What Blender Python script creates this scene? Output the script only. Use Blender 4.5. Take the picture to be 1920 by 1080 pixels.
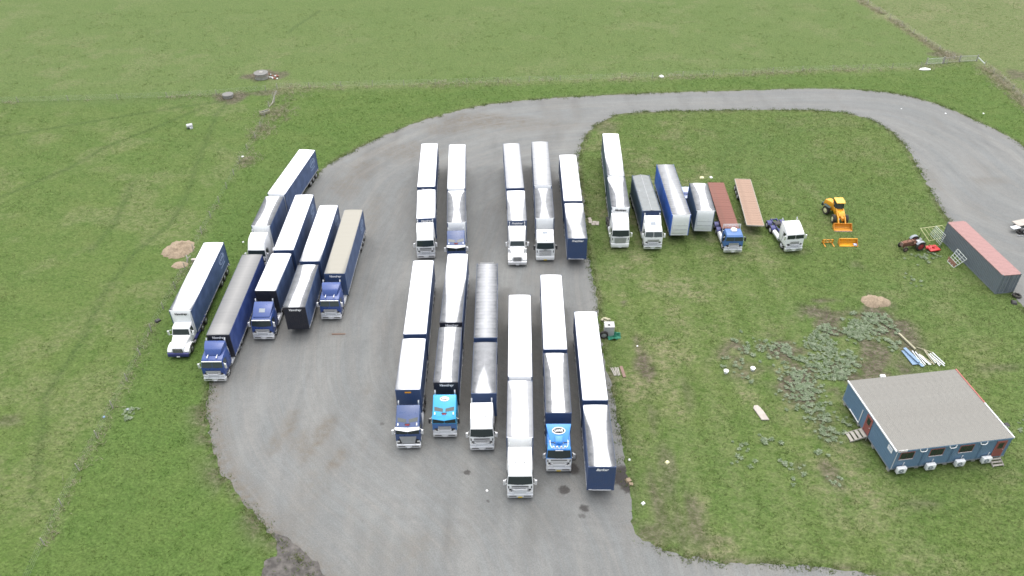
import bpy, bmesh, math, random
import numpy as np
from mathutils import Vector, Matrix, noise
from mathutils.geometry import delaunay_2d_cdt
R = math.radians
rnd = random.Random(7)
rng = np.random.default_rng(7)
S = bpy.context.scene
for o in list(bpy.data.objects): bpy.data.objects.remove(o)
COL = S.collection

# ------------------------------------------------------------------ camera, world, sun, exposure
cam_d = bpy.data.cameras.new('camera'); cam = bpy.data.objects.new('camera', cam_d); COL.objects.link(cam)
cam_d.sensor_width = 36; cam_d.lens = 27.835; cam_d.clip_end = 20000; cam_d.clip_start = 1
cam.matrix_world = Matrix.Translation((0, 0, 60.585)) @ Matrix.Rotation(R(90-37.193), 4, 'X') @ Matrix.Rotation(R(-0.4726), 4, 'Z')
S.camera = cam
SUN_EL, SUN_AZ = 74.0, 8.0            # the sun behind thin cloud, ahead of the camera
w = bpy.data.worlds.new('World'); S.world = w; w.use_nodes = True
nt = w.node_tree; bg = nt.nodes['Background']
sky = nt.nodes.new('ShaderNodeTexSky'); sky.sky_type = 'NISHITA'; sky.sun_disc = False
sky.sun_elevation = R(SUN_EL); sky.sun_rotation = R(SUN_AZ); sky.air_density = 1.0; sky.dust_density = 4.0; sky.ozone_density = 1.0
hs = nt.nodes.new('ShaderNodeHueSaturation'); hs.inputs['Saturation'].default_value = 0.42
nt.links.new(sky.outputs[0], hs.inputs['Color']); nt.links.new(hs.outputs[0], bg.inputs['Color'])
bg.inputs['Strength'].default_value = 0.15
sd = bpy.data.lights.new('sun', 'SUN'); sd.energy = 1.4; sd.angle = R(125); sd.color = (1.0, 0.975, 0.94)
sun = bpy.data.objects.new('sun', sd); COL.objects.link(sun)
az = R(SUN_AZ); el = R(SUN_EL)
sdir = Vector((math.sin(az)*math.cos(el), math.cos(az)*math.cos(el), math.sin(el)))
sun.rotation_euler = sdir.to_track_quat('Z', 'Y').to_euler(); sun.location = (0, 60, 90)
S.view_settings.view_transform = 'Standard'; S.view_settings.look = 'None'
S.view_settings.exposure = 1.02; S.view_settings.gamma = 1.0; S.view_settings.use_curve_mapping = False
try: S.cycles.filter_width = 1.6
except Exception: pass

# ------------------------------------------------------------------ materials
MATS = {}
def N(nt, t, **kw):
    n = nt.nodes.new(t)
    for k, v in kw.items():
        if k in n.inputs: n.inputs[k].default_value = v
        else: setattr(n, k, v)
    return n
def mix(nt, a, b, f, blend='MIX'):
    m = nt.nodes.new('ShaderNodeMix'); m.data_type = 'RGBA'; m.blend_type = blend
    for s, v in ((m.inputs[0], f), (m.inputs[6], a), (m.inputs[7], b)):
        if isinstance(v, (int, float)): s.default_value = v
        elif isinstance(v, tuple): s.default_value = (*v[:3], 1)
        else: nt.links.new(v, s)
    return m.outputs[2]
def ramp(nt, src, p0, p1, c0=(0, 0, 0), c1=(1, 1, 1)):
    r = nt.nodes.new('ShaderNodeValToRGB'); e = r.color_ramp.elements
    e[0].position = p0; e[1].position = p1; e[0].color = (*c0, 1); e[1].color = (*c1, 1)
    nt.links.new(src, r.inputs[0]); return r.outputs[0]
def math2(nt, op, a, b):
    m = nt.nodes.new('ShaderNodeMath'); m.operation = op
    for s, v in ((m.inputs[0], a), (m.inputs[1], b)):
        if isinstance(v, (int, float)): s.default_value = v
        else: nt.links.new(v, s)
    return m.outputs[0]
def noi(nt, vec, scale, detail=3, rough=.55):
    n = N(nt, 'ShaderNodeTexNoise', Scale=scale, Detail=detail, Roughness=rough); nt.links.new(vec, n.inputs['Vector']); return n.outputs['Fac']
def attr(nt, name):
    a = nt.nodes.new('ShaderNodeAttribute'); a.attribute_name = name; return a
def newmat(name):
    m = bpy.data.materials.new(name); m.use_nodes = True; MATS[name] = m
    return m, m.node_tree, m.node_tree.nodes['Principled BSDF']
def paint(name, col, rough=.4, metal=0.0, dirt=.25, dirtcol=(.12, .10, .08), scale=1.5, spec=.5):
    """paint, plastic, metal or timber with a little uneven grime"""
    if name in MATS: return MATS[name]
    m, nt, b = newmat(name)
    tc = nt.nodes.new('ShaderNodeTexCoord').outputs['Object']
    n1 = noi(nt, tc, scale, 5, .65); n2 = noi(nt, tc, scale*7, 3)
    f = ramp(nt, n1, .42, .78); f = math2(nt, 'MULTIPLY', f, dirt)
    c = mix(nt, col, dirtcol, f)
    v = N(nt, 'ShaderNodeMapRange'); v.inputs[3].default_value = .86; v.inputs[4].default_value = 1.12; nt.links.new(n2, v.inputs[0])
    hv = N(nt, 'ShaderNodeHueSaturation'); nt.links.new(c, hv.inputs['Color']); nt.links.new(v.outputs[0], hv.inputs['Value'])
    nt.links.new(hv.outputs[0], b.inputs['Base Color'])
    rr = N(nt, 'ShaderNodeMapRange'); rr.inputs[3].default_value = max(.03, rough-.1); rr.inputs[4].default_value = min(1, rough+.2); nt.links.new(n1, rr.inputs[0])
    nt.links.new(rr.outputs[0], b.inputs['Roughness'])
    b.inputs['Metallic'].default_value = metal; b.inputs['Specular IOR Level'].default_value = spec
    return m
def M(name):
    return MATS[name]
for a in [
    ('white_paint', (.80, .81, .80), .25, 0, .10), ('navy_paint', (.018, .035, .13), .3, 0, .2), ('blue_paint', (.030, .066, .225), .25, 0, .12),
    ('purple_blue_paint', (.038, .070, .175), .25, 0, .12), ('cyan_paint', (.03, .33, .60), .28, 0, .10), ('bright_blue_paint', (.05, .25, .66), .28, 0, .10),
    ('worn_blue_paint', (.06, .15, .36), .35, 0, .2), ('black_plastic', (.015, .015, .017), .5, 0, .3), ('dark_glass', (.022, .032, .032), .06, 0, .06),
    ('grey_glass', (.05, .065, .065), .10, 0, .1), ('chrome', (.80, .81, .82), .28, .55, .12), ('aluminium', (.50, .51, .52), .38, .8, .2), ('galvanised', (.42, .43, .44), .5, .5, .25),
    ('rubber', (.022, .021, .020), .85, 0, .5), ('chassis_black', (.02, .02, .022), .6, 0, .5), ('chassis_blue', (.03, .035, .16), .4, 0, .3),
    ('headboard_navy', (.034, .066, .155), .5, 0, .2), ('headboard_black', (.012, .014, .025), .5, 0, .2),
    ('yellow_paint', (.72, .33, .012), .4, 0, .3), ('pale_yellow_paint', (.80, .48, .06), .4, 0, .15), ('orange_yellow_paint', (.60, .24, .012), .5, 0, .35),
    ('rust', (.17, .075, .045), .85, 0, .6), ('red_paint', (.50, .03, .03), .4, 0, .2), ('red_rim', (.30, .025, .03), .6, 0, .4), ('rusty_deck', (.19, .075, .055), .8, 0, .45),
    ('timber_deck', (.30, .20, .145), .85, 0, .4), ('old_timber', (.36, .34, .30), .9, 0, .4), ('brown_timber', (.23, .15, .12), .9, 0, .3), ('cream_timber', (.34, .32, .22), .8, 0, .2),
    ('red_roof', (.32, .185, .172), .8, 0, .3), ('container_grey', (.145, .170, .190), .65, 0, .2), ('container_seal', (.01, .01, .012), .8, 0, .1),
    ('wall_blue', (.122, .205, .305), .55, 0, .12), ('office_roof', (.192, .187, .168), .75, 0, .15, (.12, .10, .08), .35), ('white_trim', (.68, .69, .70), .5, 0, .15), ('red_trim', (.38, .12, .10), .6, 0, .2),
    ('red_door', (.24, .07, .06), .6, 0, .2), ('concrete', (.34, .33, .30), .9, 0, .4), ('pale_concrete', (.40, .36, .32), .9, 0, .35), ('grey_steel', (.25, .28, .31), .5, .2, .2),
    ('yellow_plate', (.70, .50, .02), .5, 0, .1), ('black_print', (.02, .02, .022), .6, 0, 0), ('white_print', (.80, .80, .80), .5, 0, 0), ('faded_print', (.28, .36, .52), .6, 0, 0),
    ('red_lens', (.5, .02, .02), .3, 0, 0), ('lamp_lens', (.75, .75, .72), .1, 0, .05), ('dark_concrete', (.17, .168, .16), .9, 0, .35), ('green_tarp', (.02, .20, .12), .6, 0, .2), ('pale_grey_box', (.42, .42, .41), .6, 0, .15),
    ('cream_panel', (.62, .60, .34), .6, 0, .2), ('white_tube', (.50, .54, .50), .5, 0, .15), ('bluish_panel', (.16, .25, .36), .5, 0, .15), ('pale_lilac', (.45, .50, .68), .5, 0, .2),
    ('terracotta', (.28, .10, .07), .9, 0, .3), ('green_engine', (.02, .05, .045), .6, 0, .3), ('tarp_grey', (.20, .215, .215), .65, 0, .25), ('cab_interior', (.03, .03, .03), .8, 0, .2), ('orange_badge', (.80, .36, .02), .5, 0, 0),
    ]: paint(*a)
def curtain_mat(name, col):
    """vinyl curtain with the faint uprights of its straps and road film near the bottom edge"""
    m, nt, b = newmat(name)
    tc = nt.nodes.new('ShaderNodeTexCoord').outputs['Object']
    n1 = noi(nt, tc, .8, 5); n2 = noi(nt, tc, 9, 3)
    c = mix(nt, col, tuple(min(1, x*1.5+.02) for x in col), ramp(nt, n1, .35, .75))
    c = mix(nt, c, (.10, .09, .09), math2(nt, 'MULTIPLY', ramp(nt, n2, .5, .8), .18))
    nt.links.new(c, b.inputs['Base Color']); b.inputs['Roughness'].default_value = .48
curtain_mat('curtain_navy', (.040, .070, .150)); curtain_mat('curtain_slate', (.030, .055, .085)); curtain_mat('curtain_blue', (.025, .10, .42)); curtain_mat('curtain_royal', (.018, .042, .16))
def roof_mat(name, base):
    """painted roof sheet; 'grey_tone' (per vertex) mixes its colour towards dark grey"""
    m, nt, b = newmat(name)
    tc = nt.nodes.new('ShaderNodeTexCoord').outputs['Object']
    a = attr(nt, 'grey_tone').outputs['Fac']
    n1 = noi(nt, tc, 1.1, 5, .7); n2 = noi(nt, tc, 12, 2)
    f = math2(nt, 'ADD', a, math2(nt, 'MULTIPLY', math2(nt, 'SUBTRACT', n1, .5), math2(nt, 'MULTIPLY', a, .3)))
    c = mix(nt, base, (.048, .053, .060), f)
    c = mix(nt, c, (.30, .28, .25), math2(nt, 'MULTIPLY', ramp(nt, n2, .62, .8), .12))
    nt.links.new(c, b.inputs['Base Color'])
    b.inputs['Roughness'].default_value = .42; b.inputs['Specular IOR Level'].default_value = .4
roof_mat('roof_white', (.82, .83, .84)); roof_mat('roof_cream', (.27, .255, .21)); roof_mat('roof_grey', (.29, .285, .27))

# ------------------------------------------------------------------ mesh helpers
class MB:
    def __init__(s): s.v = []; s.f = []; s.m = []
    def add(s, vs, fs, mi=0):
        k = len(s.v); s.v += [tuple(p) for p in vs]; s.f += [tuple(i+k for i in f) for f in fs]; s.m += [mi]*len(fs); return s
    def box(s, x0, x1, y0, y1, z0, z1, mi=0):
        return s.add([(x0,y0,z0),(x1,y0,z0),(x1,y1,z0),(x0,y1,z0),(x0,y0,z1),(x1,y0,z1),(x1,y1,z1),(x0,y1,z1)],
            [(0,3,2,1),(4,5,6,7),(0,1,5,4),(1,2,6,5),(2,3,7,6),(3,0,4,7)], mi)
    def loft(s, prof, mi=0):
        """prof: (y, z, half width) going round the side outline"""
        n = len(prof); vs = [(-h, y, z) for y, z, h in prof] + [(h, y, z) for y, z, h in prof]
        fs = [tuple(range(n)), tuple(range(2*n-1, n-1, -1))] + [((i+1) % n, i, i+n, (i+1) % n+n) for i in range(n)]
        return s.add(vs, fs, mi)
    def cyl(s, p0, p1, r0, r1=None, n=8, mi=0, caps=True):
        r1 = r0 if r1 is None else r1
        p0 = Vector(p0); p1 = Vector(p1); d = (p1-p0).normalized()
        a = d.cross(Vector((0, 0, 1)) if abs(d.z) < .9 else Vector((1, 0, 0))).normalized(); b = d.cross(a)
        vs = []
        for p, r in ((p0, r0), (p1, r1)):
            for i in range(n):
                t = 2*math.pi*i/n; vs.append(p + (a*math.cos(t)+b*math.sin(t))*r)
        fs = [(i, (i+1) % n, (i+1) % n+n, i+n) for i in range(n)]
        if caps: fs += [tuple(range(n-1, -1, -1)), tuple(range(n, 2*n))]
        return s.add(vs, fs, mi)
    def tube(s, pts, r, n=6, mi=0):
        for a, b in zip(pts, pts[1:]): s.cyl(a, b, r, r, n, mi)
        return s
    def quad(s, p, t=.02, mi=0):
        """a thin panel: four corners counter-clockwise seen from outside, thickness t inwards"""
        p = [Vector(q) for q in p]; nrm = (p[1]-p[0]).cross(p[3]-p[0]).normalized()*t
        vs = p + [q-nrm for q in p]; n = len(p)
        return s.add(vs, [tuple(range(n)), tuple(range(2*n-1, n-1, -1))] + [(i, i+n, (i+1) % n+n, (i+1) % n) for i in range(n)], mi)
    def disc(s, c, rx, ry, z, n=24, mi=0, h=.02):
        vs = [(c[0]+rx*math.cos(2*math.pi*i/n), c[1]+ry*math.sin(2*math.pi*i/n), z) for i in range(n)]
        vs += [(x, y, z-h) for x, y, _ in vs]
        return s.add(vs, [tuple(range(n)), tuple(range(2*n-1, n-1, -1))] + [(i+n, (i+1) % n+n, (i+1) % n, i) for i in range(n)], mi)
    def mesh(s, name, mats, bevel=0, smooth=False, xf=None, seg=2):
        me = bpy.data.meshes.new(name); bm = bmesh.new()
        vv = [bm.verts.new(p) for p in s.v]
        for f, mi in zip(s.f, s.m):
            try: fc = bm.faces.new([vv[i] for i in f]); fc.material_index = mi; fc.smooth = smooth
            except ValueError: pass
        bmesh.ops.recalc_face_normals(bm, faces=bm.faces)
        if bevel:
            es = [e for e in bm.edges if len(e.link_faces) == 2 and e.calc_face_angle(0) > .35]
            bmesh.ops.bevel(bm, geom=es, offset=bevel, segments=seg, profile=.5, affect='EDGES', clamp_overlap=True)
        if xf: bm.transform(xf)
        bm.to_mesh(me); bm.free()
        if bevel:
            for p in me.polygons: p.use_smooth = True
            try: me.set_sharp_from_angle(angle=R(38))
            except Exception: pass
        for m in (mats if isinstance(mats, (list, tuple)) else [mats]): me.materials.append(MATS[m] if isinstance(m, str) else m)
        return me
    def build(s, name, mats, parent=None, **kw): return link(s.mesh(name, mats, **kw), name, parent)
def link(me, name, parent=None, loc=None, rot=None):
    o = bpy.data.objects.new(name, me); COL.objects.link(o)
    if parent: o.parent = parent
    if loc is not None: o.location = loc
    if rot is not None: o.rotation_euler = rot
    return o
def thing(name, label, cat, loc=(0, 0, 0), rz=0, group=None):
    o = bpy.data.objects.new(name, None); COL.objects.link(o); o.empty_display_size = .3
    if len(loc) == 2: loc = (*loc, 0)
    o.location = loc; o.rotation_euler = (0, 0, rz); return tag(o, label, cat, group)
def tag(o, label, cat, group=None):
    o['label'] = label; o['category'] = cat
    if group: o['group'] = group
    return o
def struct(o, kind='structure'): o['kind'] = kind; return o
TXT = {}
def text_mesh(body, size, mat, ext=.012, shear=0.0, bold=.0):
    k = (body, size, mat, shear, bold)
    if k in TXT: return TXT[k]
    c = bpy.data.curves.new('lettering', 'FONT'); c.body = body; c.size = size; c.extrude = ext; c.align_x = 'CENTER'; c.align_y = 'CENTER'; c.shear = shear; c.offset = bold; c.resolution_u = 2
    o = bpy.data.objects.new('lettering', c); COL.objects.link(o)
    dg = bpy.context.evaluated_depsgraph_get(); me = bpy.data.meshes.new_from_object(o.evaluated_get(dg)); me.name = 'lettering'
    me.materials.clear(); me.materials.append(MATS[mat])
    bpy.data.objects.remove(o); TXT[k] = me; return me
def ring(rx, ry, wd, n=36, h=.012):
    """flat oval ring in the XY plane"""
    m = MB(); vs = []
    for z in (0, h):
        for q in (0, 1):
            for i in range(n):
                t = 2*math.pi*i/n; vs.append(((rx-q*wd)*math.cos(t), (ry-q*wd)*math.sin(t), z))
    fs = []
    for i in range(n):
        j = (i+1) % n
        fs += [(2*n+i, 2*n+j, 3*n+j, 3*n+i), (i, j, 2*n+j, 2*n+i), (n+j, n+i, 3*n+i, 3*n+j), (j, i, n+i, n+j)]
    m.add(vs, fs); return m

# ------------------------------------------------------------------ wheels (shared meshes)
WH = {}
def wheel_meshes(r, w, rim):
    k = (r, w, rim)
    if k not in WH:
        t = MB(); n = 20; pr = [(-w/2, r*.60), (-w/2, r*.92), (-w/2+.05, r), (w/2-.05, r), (w/2, r*.92), (w/2, r*.60)]
        vs = [(x, q*math.cos(2*math.pi*i/n), q*math.sin(2*math.pi*i/n)) for x, q in pr for i in range(n)]
        fs = [(a*n+i, a*n+(i+1) % n, (a+1)*n+(i+1) % n, (a+1)*n+i) for a in range(5) for i in range(n)]
        t.add(vs, fs)
        rm = MB(); rm.cyl((-w/2+.03, 0, 0), (w/2-.03, 0, 0), r*.61, n=16)
        rm.cyl((w/2-.03, 0, 0), (w/2+.02, 0, 0), r*.28, r*.2, n=10); rm.cyl((-w/2+.03, 0, 0), (-w/2-.02, 0, 0), r*.28, r*.2, n=10)
        WH[k] = (t.mesh('wheel', 'rubber'), rm.mesh('rim', rim))
    return WH[k]
def wheel(parent, x, y, r=.5, w=.3, rim='aluminium', z=None, rot=None):
    a, b = wheel_meshes(r, w, rim); o = link(a, 'wheel', parent, (x, y, r if z is None else z), rot); link(b, 'rim', o); return o

# ------------------------------------------------------------------ trailers
def smooth01(t): t = np.clip(t, 0, 1); return t*t*(3-2*t)
def roof_mesh(L, x0, x1, rows, keys, soft, strength, base, matname, ribs, zt, crown=.05, seed=0):
    """sheet roof with per-vertex greying: keys = (v, ungreyed half width left, right), v from front 0 to back 1"""
    nx = 30; ny = rows; r = np.random.default_rng(seed)
    us = np.linspace(-1, 1, nx+1); vs_ = np.linspace(0, 1, ny+1)
    ks = np.array(keys, float)
    wob = np.interp(vs_*ny, np.arange(ny+1), np.convolve(r.normal(0, 1, ny+9), np.ones(5)/5, 'valid')[:ny+1])*.03
    wob2 = np.interp(vs_*ny, np.arange(ny+1), np.convolve(r.normal(0, 1, ny+9), np.ones(5)/5, 'valid')[:ny+1])*.03
    wl = np.interp(vs_, ks[:, 0], ks[:, 1])+wob; wr = np.interp(vs_, ks[:, 0], ks[:, 2])+wob2
    U, V = np.meshgrid(us, vs_); WL = wl[:, None]; WR = wr[:, None]
    d = np.where(U < 0, -U-WL, U-WR)
    grey_tone = smooth01(d/soft*.5+.5)*min(1, strength*1.12) + base
    hw = (x1-x0)/2
    rip = (np.sin(V*L/.6*2*math.pi)**8*.02 if ribs else 0)
    grey_tone = grey_tone*(.80+.26*np.abs(U)**2)
    if ribs: grey_tone = grey_tone + .05*(np.sin(V*L/.6*math.pi)**8) * (base > 0.02)
    X = U*hw; Y = .03+V*(L-.06); Z = zt + crown*(1-U*U) + rip + 0*U
    P_ = np.stack([X, Y, Z], -1).reshape(-1, 3)
    idx = np.arange((nx+1)*(ny+1)).reshape(ny+1, nx+1)
    F = np.stack([idx[:-1, :-1], idx[:-1, 1:], idx[1:, 1:], idx[1:, :-1]], -1).reshape(-1, 4)
    verts = P_.tolist(); faces = F.tolist()
    # skirt down to the body all round
    bnd = list(idx[0, :]) + list(idx[1:, -1]) + list(idx[-1, -2::-1]) + list(idx[-2:0:-1, 0])
    k = len(verts)
    for i in bnd: verts.append([verts[i][0], verts[i][1], zt-.06])
    n = len(bnd)
    for i in range(n): faces.append([bnd[(i+1) % n], bnd[i], k+i, k+(i+1) % n])
    me = bpy.data.meshes.new('roof'); me.from_pydata(verts, [], faces)
    sa = np.concatenate([grey_tone.reshape(-1), np.full(n, .3)]).clip(0, 1)
    at = me.attributes.new('grey_tone', 'FLOAT', 'POINT'); at.data.foreach_set('value', sa.astype(np.float32))
    me.polygons.foreach_set('use_smooth', [True]*len(faces)); me.materials.append(MATS[matname]); return me
def trailer(front, back, label, head='headboard_navy', curtain='curtain_navy', keys=((0, 1.2, 1.2), (1, 1.2, 1.2)), soft=.1, strength=.9, base=0.0,
            roofm='roof_white', ribs=False, badge='Vawdrey', badge_z=3.88, white_nose=False, logo=False, lead=False, group=None, seed=0, H=4.3, badge_mat='white_print', badge_x=0, tarp=False, plaque=False):
    f = Vector(front); b = Vector(back); d = b-f; L = d.length; rz = math.atan2(-d.x, d.y)
    t = thing('box_trailer', label, 'trailer', (f.x, f.y, 0), rz, group)
    W = 1.25; zt = H-.06; z0 = 1.08
    # curtains: gently rippled sheets
    for sx in (-1, 1):
        m = MB(); n = int(L/.3); vs = []
        for i in range(n+1):
            y = .1+(L-.2)*i/n; off = .012*math.sin(i*2.1+sx)+.008*math.sin(i*.9)
            for k, z in enumerate((z0, z0+.25, (z0+zt)/2, zt-.12)):
                vs.append((sx*(W-.025+off*(1 if k in (1, 2) else .3)), y, z))
        fs = [(i*4+k, (i+1)*4+k, (i+1)*4+k+1, i*4+k+1) for i in range(n) for k in range(3)]
        m.add(vs, fs); m.build('side_curtain', curtain, t, smooth=True)
    m = MB()
    for sx in (-1, 1):
        n = int(L/.62)
        for i in range(n):
            y = .4+i*.62; m.box(sx*(W+.004)-.006, sx*(W+.004)+.006, y-.02, y+.02, z0-.16, z0+.16)
    struct(m.build('curtain_straps', 'grey_steel', t), 'stuff')
    m = MB(); m.box(-W+.05, W-.05, .08, L-.08, z0-.02, z0+.05)
    for sx in (-1, 1): m.box(*sorted((sx*.38, sx*.52)), .5, L-.15, .72, z0-.02)
    for i in range(int(L/1.4)): m.box(-W+.08, W-.08, .7+i*1.4, .8+i*1.4, z0-.14, z0-.02)
    m.build('chassis', 'chassis_black', t)
    m = MB()
    for sx in (-1, 1):
        m.box(*sorted((sx*(W-.03), sx*(W+.01))), .05, L-.05, z0-.1, z0)
    m.build('side_rail', 'galvanised', t)
    m = MB()
    for sx in (-1, 1): m.box(*sorted((sx*(W-.055), sx*(W+.012))), .02, L-.02, zt-.12, zt)
    m.build('roof_rail', curtain if not white_nose else curtain, t)
    m = MB()
    for sx in (-1, 1):
        for ya in (-.01, L-.10): MB().box(*sorted((sx*(W-.09), sx*(W+.015))), ya, ya+.11, z0-.1, zt+.01).build('corner_post', head if not white_nose else curtain, t)
    # headboard
    m = MB(); m.box(-W+.09, W-.09, 0, .07, z0-.08, zt-.02); m.box(-W+.02, W-.02, -.02, .04, zt-.02, zt+.015)
    hb = m.build('headboard', 'white_paint' if white_nose else head, t)
    if white_nose:
        m = MB(); m.loft([(-.02, 1.30, .98), (-.14, 1.45, .98), (-.20, 2.4, 1.0), (-.20, 3.3, 1.05), (-.16, 3.85, 1.1), (-.02, zt-.03, 1.14), (.01, zt-.03, 1.14), (.01, 1.30, .98)])
        nz = m.build('nose_panel', 'white_paint', t, bevel=.04)
        for z in (2.0, 2.65):
            MB().box(-.95, .95, -.22, -.19, z-.02, z+.02).build('panel_seam', 'galvanised', nz)
        yb = -.215
    else:
        m = MB()
        for i in range(9): m.box(-W+.25+i*.25, -W+.27+i*.25, -.012, 0, z0, zt-.05)
        struct(m.build('headboard_ribs', head, t), 'stuff'); yb = -.03
    if badge:
        me = text_mesh(badge, .40, 'black_print' if white_nose else badge_mat, shear=.35, bold=.012)
        link(me, 'badge', t, (badge_x, yb-.012 if not white_nose else yb+.0, badge_z), (R(90), 0, 0))
    if badge is None and plaque: MB().box(-.32, .32, yb-.02, yb, 3.82, 4.0).build('badge_plate', 'orange_badge', t, bevel=.01)
    if lead:
        m = MB(); m.box(-1.05, 1.0, -.06, -.03, 1.06, 1.10); m.tube([(-1.1, -.08, 1.16), (-.9, -.1, 1.22), (-.7, -.08, 1.1), (-.3, -.1, 1.12), (.9, -.08, 1.1)], .025)
        m.build('air_line_rail', 'white_trim', t)
    # roof
    rows = 84 if ribs else 44
    if not tarp:
        link(roof_mesh(L, -W+.005, W-.005, rows, keys, soft, strength, base, roofm, ribs, zt, seed=seed), 'roof', t)
    else:
        m = MB(); n = 20; vs = []
        for i in range(n+1):
            y = L*i/n
            for u in (-1, -.96, -.5, 0, .5, .96, 1): vs.append((u*(W+.02), y, zt-.25 if abs(u) == 1 else zt-.12+.22*(1-abs(u))+.012*math.sin(i*1.9+u*3)))
        fs = [(i*7+k, i*7+k+1, (i+1)*7+k+1, (i+1)*7+k) for i in range(n) for k in range(6)]
        fs += [(6,5,4,3,2,1,0), tuple(range(n*7, n*7+7))]
        m.add(vs, fs); m.build('tarpaulin', 'tarp_grey', t)
        m = MB(); m.box(-.02, .02, 0, L, zt+.10, zt+.125); m.box(-W, W, L*.56, L*.56+.06, zt-.06, zt-.03); m.build('tarpaulin_bow', 'galvanised', t)
    # rear doors
    for sx in (-1, 1):
        m = MB(); m.box(*sorted((sx*.01, sx*(W-.1))), L-.05, L+.005, z0, zt-.04)
        dr = m.build('rear_door', curtain, t)
        m = MB()
        for q in (.35, .85): m.cyl((sx*q, L+.03, z0), (sx*q, L+.03, zt-.1), .018, n=6)
        m.build('lock_bar', 'galvanised', dr)
    MB().box(-W, W, L-.02, L+.08, .55, .72).build('rear_bumper', 'galvanised', t)
    # axles, mudguards, legs
    tri = [L-1.15, L-2.4, L-3.65] if L > 10 else [L+.35, L-.9, L-2.15]
    for y in tri:
        for sx in (-1, 1):
            wheel(t, sx*(W-.30), y, .5, .56)
            m = MB(); pr = [(y+.62*math.cos(a), .50+.58*math.sin(a), 0) for a in [R(15+150*i/6) for i in range(7)]]
            vs = []; x0, x1 = sorted((sx*.66, sx*1.22))
            for yy, zz, _ in pr: vs += [(x0, yy, zz), (x1, yy, zz)]
            m.add(vs, [(2*i, 2*i+1, 2*i+3, 2*i+2) for i in range(6)]); m.build('mudguard', 'aluminium' if y == tri[0] and False else 'black_plastic', t)
    if L < 10:
        m = MB(); m.box(-.5, .5, L-.1, L+1.5, .85, 1.0); m.disc((0, L+.75), .48, .45, 1.08, h=.06); m.build('turntable', 'chassis_black', t)
    for sx in (-1, 1):
        m = MB(); m.box(*sorted((sx*.80, sx*.92)), 2.6, 2.74, .12, z0); m.box(*sorted((sx*.72, sx*1.0)), 2.52, 2.82, .0, .1); m.build('landing_leg', 'galvanised', t)
        if L > 10:
            m = MB(); m.box(*sorted((sx*.75, sx*1.18)), 4.2, 6.2, .55, z0-.1); m.build('tool_box', 'chassis_black', t, bevel=.03)
    for sx in (-1, 1): MB().box(*sorted((sx*1.0, sx*1.22)), L+.08, L+.11, .78, .92).build('tail_lamp', 'red_lens', t)
    if logo:
        cm = ring(1.05, .62, .09).mesh('logo_ring', 'faded_print', xf=Matrix(((0, 0, 1, 0), (1, 0, 0, 0), (0, 1, 0, 0), (0, 0, 0, 1))))
        lg = link(cm, 'logo', t, (W+.012, L-2.05, 3.1))
        rm_ = Matrix(((0, 0, 1), (1, 0, 0), (0, 1, 0))).to_euler()
        link(text_mesh('LAWS', .72, 'faded_print', bold=.01), 'lettering', lg, (.004, 0, 0), rm_)
        MB().box(0, .012, -.8, .8, -.98, -.86).build('underline', 'faded_print', lg)
    return t

# ------------------------------------------------------------------ ground outlines (metres, surveyed on the ground plane)
OUT = [(84.82, 107.24), (84.16, 117.04), (82.70, 122.94), (80.43, 127.79), (77.27, 133.40), (73.13, 137.46), (68.07, 139.74), (60.47, 140.88), (52.49, 141.05), (44.33, 140.47), (32.23, 139.98), (22.16, 139.21), (13.16, 138.42), (4.22, 137.17), (-2.65, 135.66), (-7.44, 133.68), (-11.63, 131.30), (-15.68, 128.54), (-19.51, 125.04), (-23.10, 121.08), (-26.10, 117.30), (-28.56, 113.85), (-30.08, 110.54), (-31.74, 102.40), (-33.98, 91.93), (-34.83, 82.59), (-34.77, 73.92), (-33.82, 66.34), (-33.08, 62.07), (-32.05, 58.10), (-30.83, 55.13), (-29.77, 53.00), (-28.40, 50.64), (-26.48, 48.37), (-24.96, 46.82), (-22.98, 44.44), (-21.13, 42.72), (-18.82, 40.81), (-16.57, 38.71), (-14.34, 36.24)]
BOT = [(-11.08, 31.71), (22.19, 31.43), (55.22, 31.15), (60.96, 36.05)]
INN = [(41.74, 37.19), (33.20, 38.16), (30.31, 38.89), (27.35, 39.59), (24.68, 39.87), (21.03, 40.01), (17.41, 40.36), (14.28, 41.03), (12.12, 42.24), (10.81, 43.08), (10.93, 45.56), (11.02, 48.30), (10.73, 50.56), (11.07, 52.57), (10.89, 56.12), (10.67, 59.16), (10.67, 62.38), (10.34, 64.93), (10.48, 69.45), (10.34, 73.34), (10.46, 77.50), (10.45, 81.97), (10.26, 85.53), (10.42, 91.94), (10.68, 98.99), (10.67, 105.19), (10.75, 111.93), (11.41, 117.39), (12.67, 122.22), (14.52, 125.86), (17.15, 129.00), (20.19, 130.91), (27.90, 131.65), (37.49, 131.91), (47.04, 131.95), (54.57, 131.58), (59.79, 130.14), (63.29, 126.84), (64.82, 121.26), (64.74, 115.51), (63.88, 109.29), (62.83, 101.96), (62.11, 96.72), (61.75, 92.52), (61.90, 83.59), (62.25, 76.81), (63.09, 71.67), (67.35, 64.24)]
RGT = [(82.29, 68.55), (100.22, 93.31)]
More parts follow.
